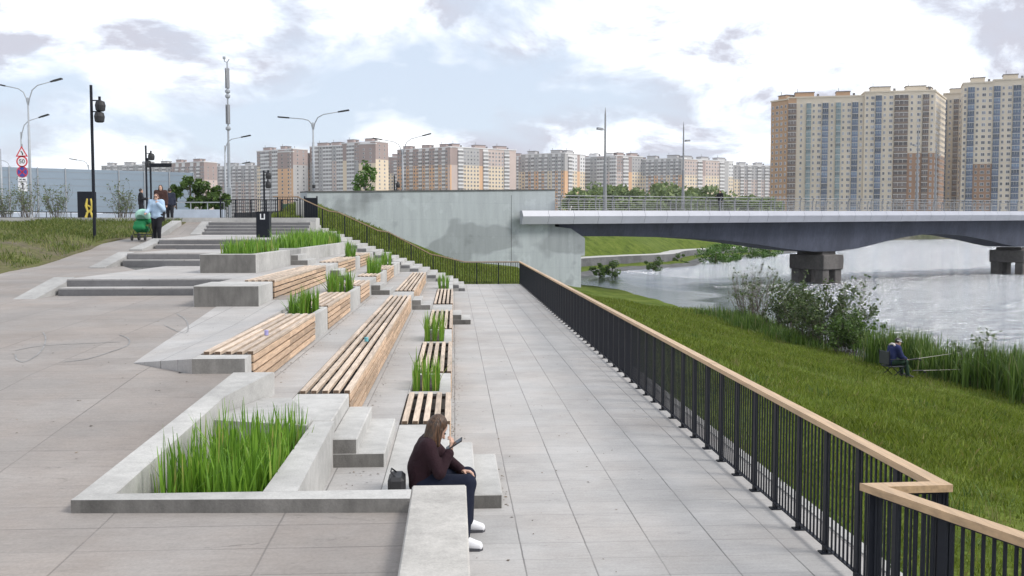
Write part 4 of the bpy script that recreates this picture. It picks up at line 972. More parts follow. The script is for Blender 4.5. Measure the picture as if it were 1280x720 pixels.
# waste bin
pa = atY(330, 296.5, 37.6); root = thing('waste_bin', 'square dark waste bin with a pale top opening beside the iris planter', 'waste bin', (pa.x, pa.y, 2.5), ANG)
b = MB(); b.bbox((-.24, -.24, .03), (.24, .24, 1.0), .01); b.box((-.2, -.2, 0), (.2, .2, .03)); b.build('bin_body', M_STEEL, root)
b = MB(); b.bbox((-.09, -.246, .72), (-.05, -.241, .93), .002); b.bbox((.05, -.246, .72), (.09, -.241, .93), .002); b.bbox((-.049, -.246, .72), (.049, -.241, .76), .002); b.build('bin_symbol', M_SIGNW, root)
b = MB(); b.box((-.25, -.25, 1.001), (.25, .25, 1.012)); b.build('lid', M_BLACK, root)
# small litter left on the benches
b = MB(); b.lathe([(.024, 0), (.028, .001), (.030, .07), (.028, .072)], 12); o = b.build('paper_cup', mat('violet_paper', (.35, .33, .6), .5, .1), loc=W(-2.66, 14.2, 1.386)); tag(o, 'small violet paper cup left on the wedge slab bench', 'cup')
b = MB(); b.lathe([(.03, 0), (.036, .001), (.038, .07), (.03, .072)], 12); o = b.build('paper_cup', mat('teal_paper', (.15, .42, .48), .5, .1), loc=W(-1.53, 17.3, .936)); tag(o, 'small teal paper cup left on the very long bench', 'cup')
# ================================================================== APARTMENT BLOCKS
C_CREAM = mat('cream_render', (.72, .60, .45), .8, .06, .05); C_ORANGE = mat('orange_brick_far', (.68, .43, .26), .8, .08, .05); C_BROWN = mat('brown_brick_far', (.36, .28, .26), .8, .1, .05)
C_WHITE = mat('white_render', (.70, .69, .69), .8, .05, .05); C_GREY = mat('grey_render', (.42, .41, .41), .8, .08, .05); C_PINK = mat('pink_grey_render', (.56, .46, .42), .8, .08, .05)
C_YEL = mat('yellow_brick', (.60, .525, .42), .8, .08, .05); C_TERRA = mat('terracotta_brick', (.30, .185, .12), .8, .1, .05); C_OCHRE = mat('ochre_brick', (.44, .28, .17), .8, .08, .05)
G_DARK = mat('window_glass_dark', (.15, .155, .17), .15, .3, .3, island=.75, orand=.6); G_BLUE = mat('blue_balcony_glass', (.10, .14, .20), .12, .5, .35, island=.85, orand=.6); G_TEAL = mat('teal_balcony_glass', (.14, .20, .22), .12, .5, .35, island=.85, orand=.6)
G_BRN = mat('brown_balcony_glass', (.12, .10, .095), .2, .4, .35, island=.5, orand=.5); G_PALE = mat('loggia_glass_pale', (.27, .26, .26), .2, .3, .3, island=.5, orand=.4); G_BLU2 = mat('blue_balcony_panel', (.09, .11, .16), .4, .4, .4, orand=.25); G_TEA2 = mat('teal_balcony_panel', (.16, .21, .22), .4, .4, .4); G_BRN2 = mat('brown_balcony_panel', (.15, .11, .085), .5, .4, .4)
C_ROOF = mat('roof_plant_dark', (.16, .15, .15), .8, .1, .2); C_SLAB = mat('balcony_slab_pale', (.55, .53, .50), .7, .1, .2); C_TILEB = mat('balcony_panel_beige', (.42, .36, .28), .7, .1, .2)
G0 = 2.4; FH = 3.0
def building(label, wings, near=False, upn=4, group=None, parapet=None, depth=15):
    pL = atY(wings[0][0], 260, wings[0][1]); root = thing('apartment_block', label, 'apartment block', (pL.x, pL.y, G0), 0, group or ('distant apartment blocks on the skyline' if not near else None))
    wall = MB(); mats = []; win = []; bal = {}; roofm = MB(); capm = MB()
    def mi(m):
        if m not in mats: mats.append(m)
        return mats.index(m)
    for wi, (xL, YL, xR, YR, ytop, cols) in enumerate(wings):
        a = atY(xL, 260, YL); c = atY(xR, 260, YR); a2, c2 = Vector((a.x, a.y)), Vector((c.x, c.y)); d = (c2 - a2); Wd = d.length; d.normalize(); n = Vector((d.y, -d.x)); ang = math.atan2(d.y, d.x)
        ym = (ytop if not isinstance(ytop, tuple) else ytop[0]); H = atY(xL, ym, YL).z - G0
        nf = int(H / FH); H0 = nf * FH
        o = a2 - Vector((pL.x, pL.y)); tot = sum(k[1] for k in cols); x = 0.
        P = lambda x_, y_, z_: (o.x + d.x * x_ - n.x * y_, o.y + d.y * x_ - n.y * y_, z_)
        zu = (nf - upn) * FH
        for (kind, w, lo, up) in cols:
            w = w / tot * Wd; set_ = .35 if kind == 's' else 0
            for (z0, z1, cm) in ((-1, zu, lo), (zu, H, up)):
                wall.add([P(x, set_, z0), P(x + w, set_, z0), P(x + w, set_, z1), P(x, set_, z1)], [(0, 1, 2, 3)], mi(cm))
            if kind in 'w':
                nw = max(1, round(w / (3.4 if near else 3.1)))
                for f in range(nf):
                    for q in range(nw): win.append((*P(x + w * (q + .5) / nw, 0, f * FH + .95), ang, (.75, 1.25, 1.0)[q % 3] if near else 1, 1, f))
            elif kind in 'bgtu':
                for f in range(nf): bal.setdefault(kind, []).append((*P(x + w / 2, 0, f * FH + .05), ang, w / 3.0 * .96, 1, f))
            x += w
        e0, e1 = cols[0][2], cols[-1][2]; u0, u1 = cols[0][3], cols[-1][3]
        for xx, lo, up in ((0, e0, u0), (Wd, e1, u1)):
            for (z0, z1, cm) in ((-1, zu, lo), (zu, H, up)): wall.add([P(xx, 0, z0), P(xx, depth, z0), P(xx, depth, z1), P(xx, 0, z1)], [(0, 1, 2, 3)], mi(cm))
            for f in range(nf):
                for q in (depth * .3, depth * .7): win.append((*P(xx + (.02 if xx else -.02), q, f * FH + .95), ang + (math.pi / 2 if xx else -math.pi / 2), 1, 1, f - 3))
        wall.add([P(0, depth, -1), P(Wd, depth, -1), P(Wd, depth, H), P(0, depth, H)], [(0, 1, 2, 3)], mi(e0))
        # parapet band, roof deck and machine rooms
        for (xa, xb, ya, yb, za, zb) in ((-.3, Wd + .3, -.35, depth + .3, H, H + .75),):
            V = [P(xa, ya, za), P(xb, ya, za), P(xb, yb, za), P(xa, yb, za), P(xa, ya, zb), P(xb, ya, zb), P(xb, yb, zb), P(xa, yb, zb)]
            roofm.add(V, [(3, 2, 1, 0), (4, 5, 6, 7), (0, 1, 5, 4), (1, 2, 6, 5), (2, 3, 7, 6), (3, 0, 4, 7)])
        r = random.Random(int(xL * 7 + wi)); k = max(1, round(Wd / 19))
        for q in range(k):
            xa = Wd * (q + .25 + r.uniform(-.08, .1)) / k; xb = min(Wd, xa + r.uniform(6, 10)); z = H + .75
            for (m_, x0, x1, y0, y1, z0, z1) in ((wall, xa, xb, 3, 9, z, z + 2.3), (capm, xa - .3, xb + .3, 2.7, 9.3, z + 2.31, z + 2.7), (capm, xa + 1.0, xa + 1.2, 4, 4.2, z + 2.7, z + 4.6), (capm, xb + 1.5, xb + 2.6, 4, 5, z, z + 1.7)):
                V = [P(x0, y0, z0), P(x1, y0, z0), P(x1, y1, z0), P(x0, y1, z0), P(x0, y0, z1), P(x1, y0, z1), P(x1, y1, z1), P(x0, y1, z1)]
                m_.add(V, [(3, 2, 1, 0), (4, 5, 6, 7), (0, 1, 5, 4), (1, 2, 6, 5), (2, 3, 7, 6), (3, 0, 4, 7)], (mi(cols[0][3]) if m_ is wall else 0))
    wall.build('wall', mats, root); ro = roofm.build('roof', parapet or C_WHITE, root); capm.build('machine_room', C_ROOF, ro)
    wm = MB().box((-.75, -.10, 0), (.75, .1, 1.6), 0); 
    wm.add([(-.65, -.11, .1), (.02, -.11, .1), (.02, -.11, 1.5), (-.65, -.11, 1.5)], [(0, 1, 2, 3)], 1); wm.add([(.08, -.11, .1), (.65, -.11, .1), (.65, -.11, 1.5), (.08, -.11, 1.5)], [(0, 1, 2, 3)], 1)
    win.sort(key=lambda p: -p[-1]); many('window', wm, [C_WHITE, G_DARK], [p[:6] for p in win], root)
    for kind, L_ in bal.items():
        par, gl = {'b': (C_WHITE, G_PALE), 'g': (G_BLU2, G_BLUE), 't': (G_TEA2, G_TEAL), 'u': (G_BRN2, G_BRN)}[kind]
        dp = .75 if kind == 'b' else .9
        bm_ = MB().box((-1.5, -dp, 0), (1.5, .1, 1.05), 0).box((-1.46, -dp + .05, 1.06), (1.46, .1, 2.72), 1).box((-1.5, -dp - .06, 2.68), (1.5, .1, 2.95), 2)
        for q in (-.5, .5): bm_.box((q - .04, -dp - .0, 1.06), (q + .04, -dp + .04, 2.72), 2)
        L_.sort(key=lambda p: -p[-1]); many('balcony', bm_, [par, gl, C_WHITE if kind == 'b' else C_SLAB], [p[:6] for p in L_], root)
    return root
W_, O_, B_, G_, K_, P_ = C_WHITE, C_ORANGE, C_BROWN, C_GREY, C_CREAM, C_PINK
def colsA(n, lo=O_, up=B_, acc=K_):
    out = []
    for k in range(n): out += [('w', 5, lo if k % 2 else acc, up), ('b', 3, W_, W_), ('w', 3, lo, up), ('b', 3, W_, W_)]
    return out + [('w', 4, lo, up)]
YF = 850
building('far left apartment block with white roof edge peeking over the noise barrier', [(128, 930, 214, 900, 208, colsA(4, P_, G_, W_))])
building('pale pinkish apartment block with dark roof caps right of the noise barrier', [(214, 880, 256, 860, 204.5, colsA(2, P_, B_, W_))])
building('low looking pink and grey apartment block behind the telecom mast', [(254, 920, 323, 900, 209, colsA(4, P_, G_, W_))])
building('apartment block with white balconies and a plain orange end wing left of the tall lamp', [(322, 830, 367, 800, 190, [('w', 3, K_, B_), ('b', 3, W_, B_), ('b', 3, W_, W_), ('w', 2, G_, B_), ('b', 4, W_, W_), ('p', 2, O_, B_), ('w', 3, O_, B_), ('b', 4, W_, B_), ('p', 1, G_, B_)]), (367, 800, 389, 822, 190, [('w', 13, O_, B_)])])
building('grey and white stepped apartment block behind the young tree and striped foot lamp', [(388, 815, 430, 800, 184, [('p', 1, G_, B_), ('b', 3, G_, B_), ('w', 2, G_, G_), ('b', 4, W_, W_), ('w', 2, P_, G_), ('b', 3, W_, B_)]), (428, 800, 470, 780, 180, [('p', 2, K_, B_), ('b', 3, W_, W_), ('w', 2, G_, B_), ('b', 4, W_, W_), ('p', 2, K_, B_)]), (470, 780, 486, 800, 180, [('w', 3, K_, B_), ('b', 3, W_, P_), ('w', 3, K_, P_)])])
building('small set back apartment block with brown top in the gap between two larger ones', [(485, 930, 504, 925, 197, [('w', 6, K_, B_), ('b', 3, W_, B_), ('w', 6, P_, B_)])])
building('long corner apartment block with orange left face and cream right face behind the retaining wall', [(497, 830, 563, 800, 188, colsA(3, O_, B_, O_)), (561, 800, 645, 835, 184, [('p', 5, P_, B_), ('b', 3, W_, W_), ('w', 9, K_, G_), ('p', 2, O_, B_), ('b', 3, W_, W_), ('w', 9, K_, P_), ('b', 3, W_, G_), ('p', 4, P_, P_)])])
building('apartment block with orange stripes above the left end of the bridge', [(651, 850, 706, 830, 194, colsA(3, O_, G_, K_)), (705, 830, 731, 850, 192, [('p', 3, O_, G_), ('b', 3, W_, W_), ('w', 4, K_, W_), ('p', 2, O_, B_), ('w', 4, K_, W_)])])
building('grey white stepped apartment block behind the first bridge lamp', [(730, 860, 770, 845, 197, [('b', 3, W_, W_), ('w', 3, G_, G_), ('b', 4, W_, B_), ('w', 2, P_, G_), ('b', 3, W_, W_)]), (769, 845, 803, 860, 195, [('w', 4, P_, B_), ('b', 3, W_, W_), ('p', 2, O_, B_), ('w', 6, K_, G_)])])
building('long apartment block with orange bands behind the second bridge lamp', [(802, 860, 852, 840, 200, colsA(3, O_, G_, K_)), (851, 840, 916, 875, 199, [('p', 2, O_, G_), ('w', 8, K_, P_), ('b', 3, W_, W_), ('p', 2, P_, B_), ('w', 9, K_, P_), ('b', 3, W_, W_), ('p', 3, G_, G_), ('w', 3, K_, W_)])])
building('low pale apartment block directly left of the big tan towers', [(917, 920, 966, 930, 207, colsA(2, P_, G_, K_))])
Y1 = 520; T_, R_, H_ = C_YEL, C_TERRA, C_OCHRE
building('nearer wide tan apartment tower block with glazed blue balcony stacks and terracotta corner', [
    (962, 541, 983, 530, (128,), [('w', 8, H_, H_)]),
    (983, 530, 1078, 522, (123,), [('u', 7, H_, H_), ('w', 8, T_, T_), ('t', 4, T_, T_), ('w', 9, T_, T_), ('g', 5, T_, T_), ('w', 6, T_, T_), ('t', 4, T_, T_), ('w', 9, T_, T_), ('g', 5, T_, T_), ('w', 5, T_, T_)]),
    (1078, 521, 1166, 514, (116,), [('w', 7, T_, T_), ('g', 4, T_, T_), ('w', 8, T_, T_), ('u', 9, R_, T_), ('w', 9, R_, T_), ('u', 4, R_, T_), ('w', 4, R_, T_)]),
    (1166, 514, 1179, 545, (115,), [('w', 12, R_, T_)]),
    (1176, 560, 1200, 556, (118,), [('g', 3, T_, T_), ('w', 5, T_, T_), ('u', 4, T_, T_), ('w', 3, T_, T_)])], near=True, upn=10, parapet=C_YEL)
building('taller tan apartment tower block cut by the right picture edge, with terracotta centre', [
    (1200, 512, 1238, 507, (105,), [('w', 4, T_, T_), ('g', 6, R_, T_), ('w', 16, R_, T_)]), (1238, 507, 1310, 498, (101,), [('g', 6, R_, T_), ('w', 11, T_, T_), ('g', 7, T_, T_), ('w', 12, T_, T_), ('g', 6, T_, T_), ('w', 8, T_, T_)])], near=True, upn=13, parapet=C_YEL)

building('brown and cream apartment block filling the gap left of the orange striped one', [(636, 960, 664, 955, 196, colsA(2, K_, B_, O_))])
building('cream apartment block set back between the orange striped and grey stepped ones', [(722, 980, 742, 975, 199, colsA(1, K_, P_, O_))])
building('cream apartment block peeking out behind the grey stepped one', [(792, 980, 812, 978, 201, colsA(1, O_, B_, K_))])
# ================================================================== VEGETATION
def leaf_quads(centres, spread, n, size, seed, flat=.0, aspect=1.6):
    g = np.random.default_rng(seed); c = np.asarray(centres, float); k = g.integers(0, len(c), n); sp = np.asarray(spread, float); sp = np.broadcast_to(sp.reshape(-1, 1) if sp.ndim == 1 and len(sp) == len(c) else sp, (len(c), 3)) if sp.ndim else np.full((len(c), 3), float(sp))
    d = g.normal(0, 1, (n, 3)); d /= np.maximum(1e-6, np.linalg.norm(d, axis=1))[:, None]; d *= g.uniform(.25, 1.0, (n, 1)) ** .5
    p = c[k] + d * sp[k]
    a = g.normal(0, 1, (n, 3)); a[:, 2] *= .7; a /= np.linalg.norm(a, axis=1)[:, None]
    b = np.cross(a, g.normal(0, 1, (n, 3))); b /= np.maximum(1e-6, np.linalg.norm(b, axis=1))[:, None]
    s = size * g.uniform(.6, 1.3, (n, 1)); A = a * s * aspect / 2; B = b * s / 2; nn = np.cross(a, b) * s * .18
    V = np.stack([p - A, p - B * .9 + nn, p + A, p + B * .9 + nn], 1).reshape(-1, 3); F = np.arange(n * 4).reshape(n, 4)
    return V, F
L_TREE = mat_leaf('tree_leaves', (.035, .075, .015), (.11, .18, .035)); L_BRIGHT = mat_leaf('fresh_leaves', (.05, .12, .02), (.13, .24, .04)); L_GREY = mat_leaf('grey_green_leaves', (.07, .10, .045), (.15, .19, .08)); L_BUSH = mat_leaf('willow_leaves', (.035, .065, .02), (.11, .15, .05)); L_FAR = mat_leaf('far_leaves', (.10, .15, .05), (.21, .27, .09))
TWIG = mat('twig_bark', (.10, .085, .07), .9, .25, 9)
def tree(label, loc, H, rad, n, leaf, seed, mt=L_TREE, trunk_h=None, group=None, name='tree', clumps=26, zsc=.8, tr=.05, cat='tree'):
    r = random.Random(seed); root = thing(name, label, cat, loc, 0, group); th = trunk_h if trunk_h is not None else H * .4
    b = MB(); top = Vector((r.uniform(-.1, .1), r.uniform(-.1, .1), H * .82)); b.tube([(0, 0, -.3), (.02, 0, th * .5), (top.x * .5, top.y * .5, th), tuple(top)], [tr * 1.2, tr, tr * .8, tr * .25], 8)
    cs = []; ss = []
    for k in range(clumps):
        a = r.uniform(0, 6.283); q = r.uniform(.1, 1) ** .6; zz = r.uniform(-1, 1); e = math.sqrt(max(0, 1 - zz * zz)) * .9 + .1
        c = Vector((math.cos(a) * q * rad * e, math.sin(a) * q * rad * e, th + (H - th) * (.5 + .46 * zz))); cs.append(tuple(c)); s = rad * r.uniform(.18, .42); ss.append((s, s, s * zsc))
        if k % 2 == 0: st = Vector((top.x * .4, top.y * .4, lerp(th * .7, c.z, .45))); b.tube([st, lerp(st, c, .55) + Vector((0, 0, .04 * H)), c], [tr * .45, tr * .28, tr * .1], 5)
    b.build('trunk', M_BARK, root, smooth=True)
    V, F = leaf_quads(cs, np.array(ss), n, leaf, seed); np_mesh('crown', V, F, mt, root); return root
def twiggy(label, loc, H, spread, nst, seed, leaves, leaf, mt, group=None, name='shrub', r0=.014, bend=.35):
    r = random.Random(seed); root = thing(name, label, 'shrub', loc, 0, group); b = MB(); tips = []
    for k in range(nst):
        a = r.uniform(0, 6.283); q = r.uniform(0, .35) * spread; p = Vector((math.cos(a) * q, math.sin(a) * q, -.1)); lean = r.uniform(.1, 1) * bend
        d = Vector((math.cos(a) * lean, math.sin(a) * lean, 1)).normalized(); L_ = H * r.uniform(.6, 1.05); pts = [p]
        for s in range(4): d = (d + Vector((r.gauss(0, .13), r.gauss(0, .13), .02))).normalized(); pts.append(pts[-1] + d * L_ / 4)
        b.tube(pts, [r0, r0 * .8, r0 * .6, r0 * .42, r0 * .2], 4, cap=False)
        for s in (1, 2, 3):
            for z in range(r.randint(1, 3)):
                t0 = lerp(pts[s], pts[s + 1], r.random()); dd = (d + Vector((r.gauss(0, .6), r.gauss(0, .6), r.uniform(.1, .5)))).normalized(); ln = L_ * r.uniform(.14, .32); m_ = t0 + dd * ln * .5 + Vector((0, 0, .03)); e = t0 + dd * ln
                b.tube([t0, m_, e], [r0 * .45, r0 * .3, r0 * .14], 3, cap=False); tips += [tuple(m_), tuple(e)]
        tips.append(tuple(pts[-1])); tips.append(tuple(pts[-2]))
    b.build('stems', TWIG, root)
    if leaves: V, F = leaf_quads(tips, np.full((len(tips), 3), .09 * H / 2 + .04), leaves, leaf, seed + 1); np_mesh('foliage', V, F, mt, root)
    return root
# shrubs in front of the noise barrier
for i, (x, hh, txt) in enumerate([(6, 1.9, 'thin twiggy shrub at the left picture edge in front of the noise barrier'), (36, 2.3, 'taller thin twiggy shrub under the road signs'), (71, 2.0, 'bushy twiggy shrub between the road signs and the dark cabinet'), (153, 2.0, 'loose grey green shrub left of the walkers, in front of the pale barrier')]):
    p = atY(x, 272, 58 - i); twiggy(txt, (p.x, p.y, TOPH), hh, 1.1, 26, 300 + i, 520, .075, L_GREY, 'shrubs in front of the noise barrier')
# plaza trees
for i, (x, yt, rad) in enumerate([(221, 232, .55), (240, 222, .85), (257, 230, .95), (275, 237, .75)]):
    p = atY(x, 270, 61); H = atY(x, yt, 61).z - TOPH
    tree(['slim leafy plaza tree left of the taller one behind the low blue wall', 'tallest dark leafy plaza tree behind the low blue wall', 'broad leafy plaza tree right of the tallest one behind the low blue wall', 'lowest leafy plaza tree beside the telecom mast foot'][i], (p.x, p.y, TOPH), H, rad, 900, .17, 320 + i, L_TREE, .7, 'leafy plaza trees behind the low wall', clumps=14)
p = atY(456, 240, 86); H = atY(456, 203, 86).z - 4.0; tree('young slender tree rising above the retaining wall', (p.x, p.y, 4.0), H, .95, 1100, .16, 330, L_BRIGHT, 1.6, clumps=22, zsc=1.3)
# trees behind the bridge
for i, (x, yt, rad) in enumerate([(718, 242, 4), (744, 235, 5), (771, 231, 6), (790, 239, 5), (811, 232, 6), (838, 237, 6), (858, 238, 5), (883, 238, 6), (903, 247, 5), (928, 250, 5), (950, 252, 5)]):
    Y = 400 + (i * 37 % 60); p = atY(x, 262, Y); H = atY(x, yt, Y).z - 1.5
    tree(['rounded pale green tree behind the bridge railing', 'bushy pale green tree behind the bridge railing'][i % 2] + [', leftmost of the row', ' just left of the first bridge lamp', ' right of the first bridge lamp', ' low between two taller trees', ', top of the middle clump', ' left of the second bridge lamp', ' behind the second bridge lamp', ' just left of the walking pedestrian', ' right behind the walking pedestrian', ' right of the pedestrian', ' near the tan towers'][i], (p.x, p.y, 1.5), H, rad * 2.4, 1500, 1.5, 340 + i, L_FAR, .8, 'trees on the far bank behind the bridge', clumps=24, tr=.3)
# shrubs along the far shore
for i, (x, y, hh, rr) in enumerate([(745, 346, 1.5, .9), (761, 345.5, 1.7, 1.1), (814, 338, 1.7, 1.2), (849, 331, 1.5, 1.3), (893, 329, 2.6, 2.4), (915, 326, 3.0, 2.6), (940, 322, 2.8, 2.8), (962, 320, 2.5, 2.5)]):
    p = atH(x, y, -2.0); p.x += .4; p.y += 1.2
    tree(['small round shrub on the far shore beside the abutment', 'round dark green shrub second from the abutment on the far shore', 'round shrub alone on the stony far shore', 'small shrub at the end of the grey river wall', 'large leafy shrub standing in the shallows past the river wall', 'large reedy shrub in the middle of the far shallows', 'wide shrub near the bridge soffit on the far shore', 'shrub on the far shore just left of the first pier'][i], (p.x, p.y, -2.15), hh, rr, 1600, .11 if i < 4 else .2, 360 + i, L_TREE if i < 4 else L_BRIGHT, .05, 'shrubs along the far shore', name='shrub', clumps=16, cat='shrub')
# near shore shrubs
def gz(X, Y): return bank_h(X, Y)
def near_shrub(label, x, y, Y, H, spread, nst, seed, leaves, leaf, mt, **k):
    p = atY(x, y, Y); return twiggy(label, (p.x, p.y, max(-2.1, gz(p.x, p.y)) - .05), H, spread, nst, seed, leaves, leaf, mt, 'bushes on the near shore', **k)
near_shrub('almost bare twiggy bush at the water edge, leftmost on the near shore', 940, 405, 52, 3.0, 2.0, 46, 401, 500, .08, L_GREY, r0=.022, bend=.5)
near_shrub('half bare bush in the middle of the near shore clump', 985, 415, 47, 2.6, 2.2, 46, 402, 3400, .085, L_BUSH, r0=.02, bend=.6)
near_shrub('broad leafy bush with twigs reaching over the water, in front of the bridge pier', 1030, 432, 42, 2.6, 2.6, 60, 403, 5200, .085, L_BUSH, r0=.018, bend=.8)
near_shrub('dense low bush closest to the angler at the shore', 1062, 442, 39, 1.6, 1.6, 46, 404, 4200, .08, L_TREE, r0=.014, bend=.6)
near_shrub('thin leafy sapling rising above the reeds right of the angler', 1216, 430, 31, 2.0, .3, 5, 405, 300, .09, L_GREY, r0=.014, bend=.25)
# tall grass and reed beds on the shore (mass)
def reed_mass(name, pts, n, hmin, hmax, width, seed, mt, lean=.2):
    g = np.random.default_rng(seed); V, F = blades(n, 0, 1, 0, 1, 0, hmin, hmax, width, seed, lean)
    A = np.array(pts); k = g.integers(0, len(A), n); off = g.normal(0, 1, (n, 2)) * A[k, 2:4]; P_ = A[k, :2] + off
    V = V.reshape(n, -1, 3); base_ = V[:, :2].mean(1)
    zz = np.array([max(-2.15, gz(x, y)) - .05 for x, y in P_]); sc = A[k, 4][:, None] if A.shape[1] > 4 else 1
    V[:, :, 0] += (P_[:, 0] - base_[:, 0])[:, None]; V[:, :, 1] += (P_[:, 1] - base_[:, 1])[:, None]; V[:, :, 2] = V[:, :, 2] * sc + zz[:, None]
    return np_mesh(name, V.reshape(-1, 3), F, mt, kind='stuff')
M_SHORE = mat_leaf('shore_reed_blades', (.04, .085, .014), (.13, .21, .036), .5, .3, (.26, .24, .12))
pts = []
r = random.Random(8)
for k in range(40):
    Y = r.uniform(24, 35.5); X = x_sh(Y) + r.uniform(-.35, 1.6); pts.append((X, Y, .35, .35, r.uniform(.7, 1.15)))
reed_mass('shore_reeds', pts, 9000, 1.0, 1.75, .035, 51, M_SHORE)
pts = [(x_sh(Y) + r.uniform(-.7, .3), Y, .5, .5, r.uniform(.5, 1.1)) for Y in np.linspace(41, 55, 30)]
reed_mass('shore_tall_grass', pts, 5000, .45, .95, .035, 52, M_SHORE)
# bank grass: small blades over the turf, larger with distance
def grass_mass(name, n, sampler, hfun, h0, w0, seed, mt, dist=True, rot=0):
    g = np.random.default_rng(seed); P_ = sampler(g, n); n = len(P_); D = np.maximum(6, np.hypot(P_[:, 0], P_[:, 1])); sc = (D / 10) ** .62 if dist else np.ones(n)
    z = np.array([hfun(x, y) for x, y in P_]); az = g.uniform(0, 6.283, n); H = h0 * g.uniform(.5, 1.2, n) * sc ** .5; w = w0 * sc * g.uniform(.7, 1.3, n); fa = az + 1.57
    patch = .65 + .5 * (np.sin(P_[:, 0] * .9 + 1.3 * np.sin(P_[:, 1] * .35)) * np.sin(P_[:, 1] * .55 + P_[:, 0] * .4) + .6); H = H * patch
    le = H * g.uniform(.1, .8, n); V = np.zeros((n, 4, 3))
    V[:, 0, 0] = P_[:, 0] - np.cos(fa) * w / 2; V[:, 0, 1] = P_[:, 1] - np.sin(fa) * w / 2; V[:, 1, 0] = P_[:, 0] + np.cos(fa) * w / 2; V[:, 1, 1] = P_[:, 1] + np.sin(fa) * w / 2; V[:, :2, 2] = (z - .02)[:, None]
    V[:, 2, 0] = P_[:, 0] + np.cos(az) * le * .45 + np.cos(fa) * w * .3; V[:, 2, 1] = P_[:, 1] + np.sin(az) * le * .45 + np.sin(fa) * w * .3; V[:, 2, 2] = z + H * .65
    V[:, 3, 0] = P_[:, 0] + np.cos(az) * le; V[:, 3, 1] = P_[:, 1] + np.sin(az) * le; V[:, 3, 2] = z + H
    F = np.arange(n * 4).reshape(n, 4)[:, [0, 1, 2, 3]]
    o = np_mesh(name, V.reshape(-1, 3), F, mt, kind='stuff'); o.rotation_euler = (0, 0, rot); return o
def samp_bank(g, n):
    Y = 3.2 * (60 / 3.2) ** g.uniform(0, 1, n); t = g.uniform(.0, 1.02, n) ** .9
    xi = np.array([x_in(y) for y in Y]); xs = np.array([x_sh(y) for y in Y]); X = xi + t * (xs - xi)
    keep = (Y < 48) | (X > .9); return np.stack([X, Y], 1)[keep]
grass_mass('bank_grass', 230000, samp_bank, bank_h, .10, .010, 61, M_GRASSB)
def samp_verge(g, n):
    v = g.uniform(21.8, 44.2, n); ub = np.array([interp(q, LBG) for q in v]); u = ub - .1 - (g.uniform(0, 1, n) ** 1.3) * 17
    dry = np.sin(u * .8 + v * .5) * np.sin(v * .9 - u * .3) + (v - 33) * .16 + g.normal(0, .5, n); k = dry > .25; return np.stack([u, v], 1)[k]
grass_mass('verge_grass', 70000, samp_verge, verge_h, .15, .026, 62, M_VERGEB, False, ANG)
def samp_end(g, n):
    u = g.uniform(-9.5, 4.0, n); v = g.uniform(51.4, 62, n); return np.stack([u, v], 1)
grass_mass('end_slope_grass', 26000, samp_end, lambda u, v: endg_h(u, v) - (max(0, u - 1.5) * .12 if v > 52 else 0), .2, .03, 63, M_GRASSB, False, ANG)

# weeds, dry tufts and taller stalks scattered over the bank
M_DRY = mat_leaf('dry_stalks', (.16, .15, .05), (.30, .27, .12), .7, .25); M_WEED = mat_leaf('bank_weed_leaves', (.04, .085, .014), (.12, .19, .03), .5, .3, (.24, .24, .08))
r = random.Random(91); P1, P2 = [], []
for k in range(260):
    Y = 3.5 * (46 / 3.5) ** r.random(); t = r.random() ** .8; X = lerp(x_in(Y), x_sh(Y), .02 + .96 * t); sp = r.uniform(.05, .3)
    (P1 if r.random() < .6 else P2).append((X, Y, sp, sp, r.uniform(.45, 1.15)))
for k in range(70): Y = 4.5 * (48 / 4.5) ** r.random(); P1.append((x_in(Y) + r.uniform(.02, .16), Y, .05, .25, r.uniform(.4, .9)))
reed_mass('bank_weeds', P1, 9000, .10, .30, .016, 71, M_WEED, .5)
reed_mass('bank_dry_stalks', P2, 2600, .14, .36, .008, 72, M_DRY, .3)
